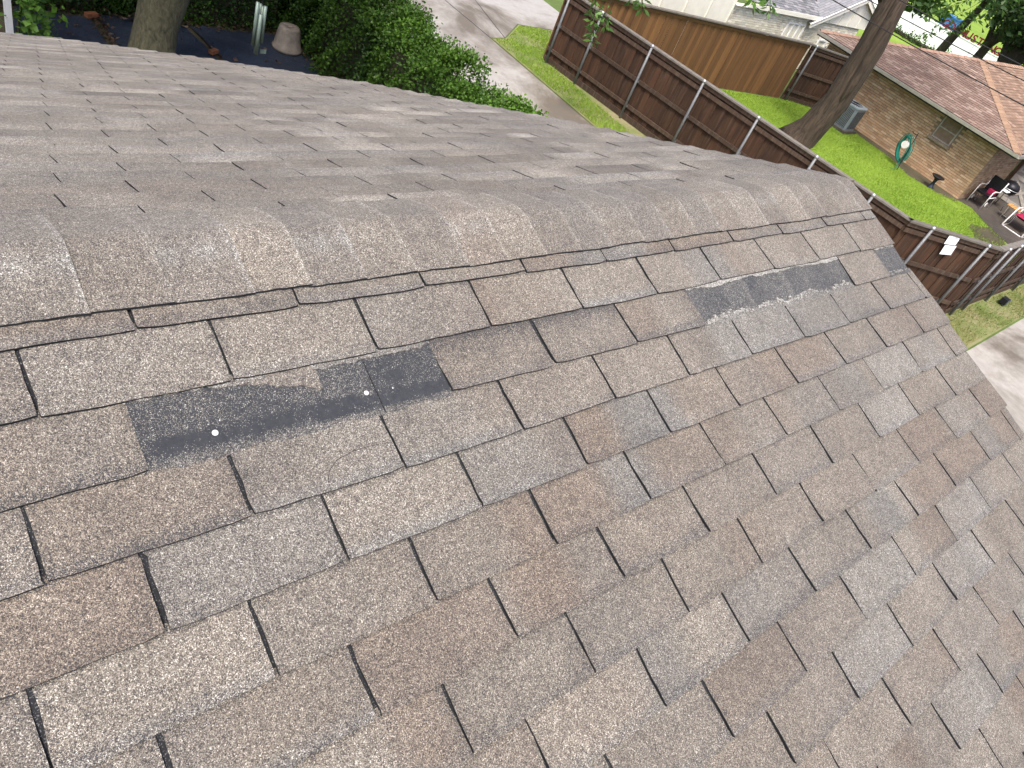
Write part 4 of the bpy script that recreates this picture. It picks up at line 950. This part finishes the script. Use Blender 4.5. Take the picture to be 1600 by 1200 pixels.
# wind chime on a cord from the overhanging limb
wc = thing('wind_chime', (3.83, 8.0, 2.66), 'wind chime of pale green metal tubes hanging over the backyard', 'wind chime')
tb([(3.80, 8.0, 5.3), (3.83, 8.0, 3.42)], .003, 'cord', 'cable', wc)
m = MB(); m.lathe((3.83, 8.0, 3.40), [(.065, 0), (.068, .012), (.06, .02)], 16); m.build('top_disc', 'bark_dark', wc)
for i, (dx, dy, z0, z1_) in enumerate(((-.045, .0, 2.80, 3.27), (-.015, -.04, 2.72, 3.16), (.04, -.01, 2.84, 3.24), (.01, .04, 2.70, 3.24), (.03, .035, 2.78, 3.22))):
    m = MB(); m.tube([(3.83 + dx, 8 + dy, z0), (3.83 + dx, 8 + dy, z1_)], .019, 10); o = m.build('tube', 'chime', wc, True)
    m = MB(); m.tube([(3.83 + dx, 8 + dy, z1_), (3.83 + dx, 8 + dy, 3.41)], .0015, 4); m.build('string', 'cable', o)
m = MB(); m.box((3.92, 8.02, 2.73), (.07, .008, .045), None); m.build('sail', 'chime', wc)
# white post with climbing vine at the far left
ps = MB(); ps.box((2.50, 13.5, .75), (.09, .09, 1.5)); ps.box((2.52, 13.5, .06), (.15, .15, .12)); tag(place(ps.build('post', 'white'), (2.52, 13.5, 0)), 'white painted post wrapped in vine at the left edge', 'post')
vn = thing('climbing_vine', (2.6, 13.4, 0), 'broad leaved green vine climbing the white post', 'vine')
m = MB(); m.tube([(2.62, 13.4, 0), (2.60, 13.40, .4), (2.72, 13.45, .9), (2.75, 13.5, 1.6)], .02, 6); m.build('stem', 'bark_dark', vn, True)
m = MB(); X = np.c_[rng.normal(2.72, .22, 420), rng.normal(13.4, .18, 420), rng.uniform(.1, 1.5, 420)]; X = X[(np.abs(X[:, 0] - 2.52) > .07) | (X[:, 1] > 13.6)]; leaves(m, X, .11, .2, .95)
o = m.build('foliage', 'ivy_light', vn)
tb([(8.02, 12.85, 0), (8.05, 12.9, .35)], .016, 'stake', 'galv', None)
for o_ in list(bpy.data.objects):
    if o_.name.startswith('stake') and o_.parent is None: tag(place(o_, (8.02, 12.85, 0)), 'thin grey metal stake in the litter beside the hedge', 'stake')

# ================================================================== FAR WALL WITH RED LETTERS, CABLES
gw = thing('white_wall', (55, 20, 0), 'long white wall across the street with red letters along its top', 'wall')
A0, A1 = np.array((54.2, 27.5)), np.array((55.6, 15.5)); dd = A1 - A0; LW = np.linalg.norm(dd); dd /= LW; nw = np.array((-dd[1], dd[0])); nw *= -np.sign(nw[0])
for i in range(6):
    c = A0 + dd * LW * (i + .5) / 6; m = MB(); m.box((c[0], c[1], .60), (LW / 6 - .03, .25, 1.29), ((*dd, 0), (*nw, 0), (0, 0, 1))); m.build('panel', 'billboard', gw)
m = MB(); c = (A0 + A1) / 2; m.box((c[0], c[1], 1.27), (LW, .32, .05), ((*dd, 0), (*nw, 0), (0, 0, 1))); m.build('coping', 'white', gw)
sg = thing('letter_sign', (55, 20, 1.3), 'red block letters GO MUSTANGS standing on the white wall', 'sign')
ylist = np.linspace(21.75, 17.75, 11)
for chx, yy in zip('GO MUSTANGS', ylist):
    if chx == ' ': continue
    t = (yy - A0[1]) / dd[1]; p = A0 + dd * t + nw * .05
    cu = bpy.data.curves.new('letter', 'FONT'); cu.body = chx; cu.size = .62; cu.extrude = .03; cu.align_x = 'CENTER'; cu.offset = .012
    tmp = bpy.data.objects.new('tmp', cu); col.objects.link(tmp); dg = bpy.context.evaluated_depsgraph_get()
    me = bpy.data.meshes.new_from_object(tmp.evaluated_get(dg)); bpy.data.objects.remove(tmp)
    X_ = Vector((dd[0], dd[1], 0)); Z_ = Vector((nw[0], nw[1], 0)); Y_ = Vector((0, 0, 1))
    me.transform(Matrix(((X_.x, Y_.x, Z_.x, p[0]), (X_.y, Y_.y, Z_.y, p[1]), (X_.z, Y_.z, Z_.z, 1.30), (0, 0, 0, 1))))
    me.materials.clear(); me.materials.append(MAT['red']); link('letter', me, sg)
bl = thing('blue_container', (60, 23.5, 0), 'blue box shape glimpsed behind the white wall above the word GO', 'container')
m = MB(); m.box((60, 23.6, .8), (1.0, 1.1, 1.5)); m.build('body', 'blue', bl); m = MB(); m.box((60, 23.6, 1.58), (1.1, 1.2, .08)); m.build('lid', 'blue', bl)
hedge('street_shrub', 'row of dark low shrubs before the white wall', [(52.4, 53.0, 14.5, 24.5, .22)], 3000, .12)
def cable(a, b, sagv, label):
    a, b = np.array(a), np.array(b); P = [tuple(a + (b - a) * t - np.array((0, 0, sagv * 4 * t * (1 - t)))) for t in np.linspace(0, 1, 25)]
    m = MB(); m.tube(P, .014, 6); tag(place(m.build('overhead_cable', 'cable', None, True), P[0]), label, 'cable', 'overhead cables crossing the top right')
cable((20, 16.5, 4.9), (20, -3, 5.4), .55, 'thick black overhead cable, uppermost of three')
cable((24, 20, 3.9), (24, -4, 4.9), .45, 'black overhead cable crossing the leaning trunk, second from top')
cable((20, 17, 4.0), (20, -3, 4.6), .35, 'thin overhead cable, lowest of three')
print('individual shingles', nind)
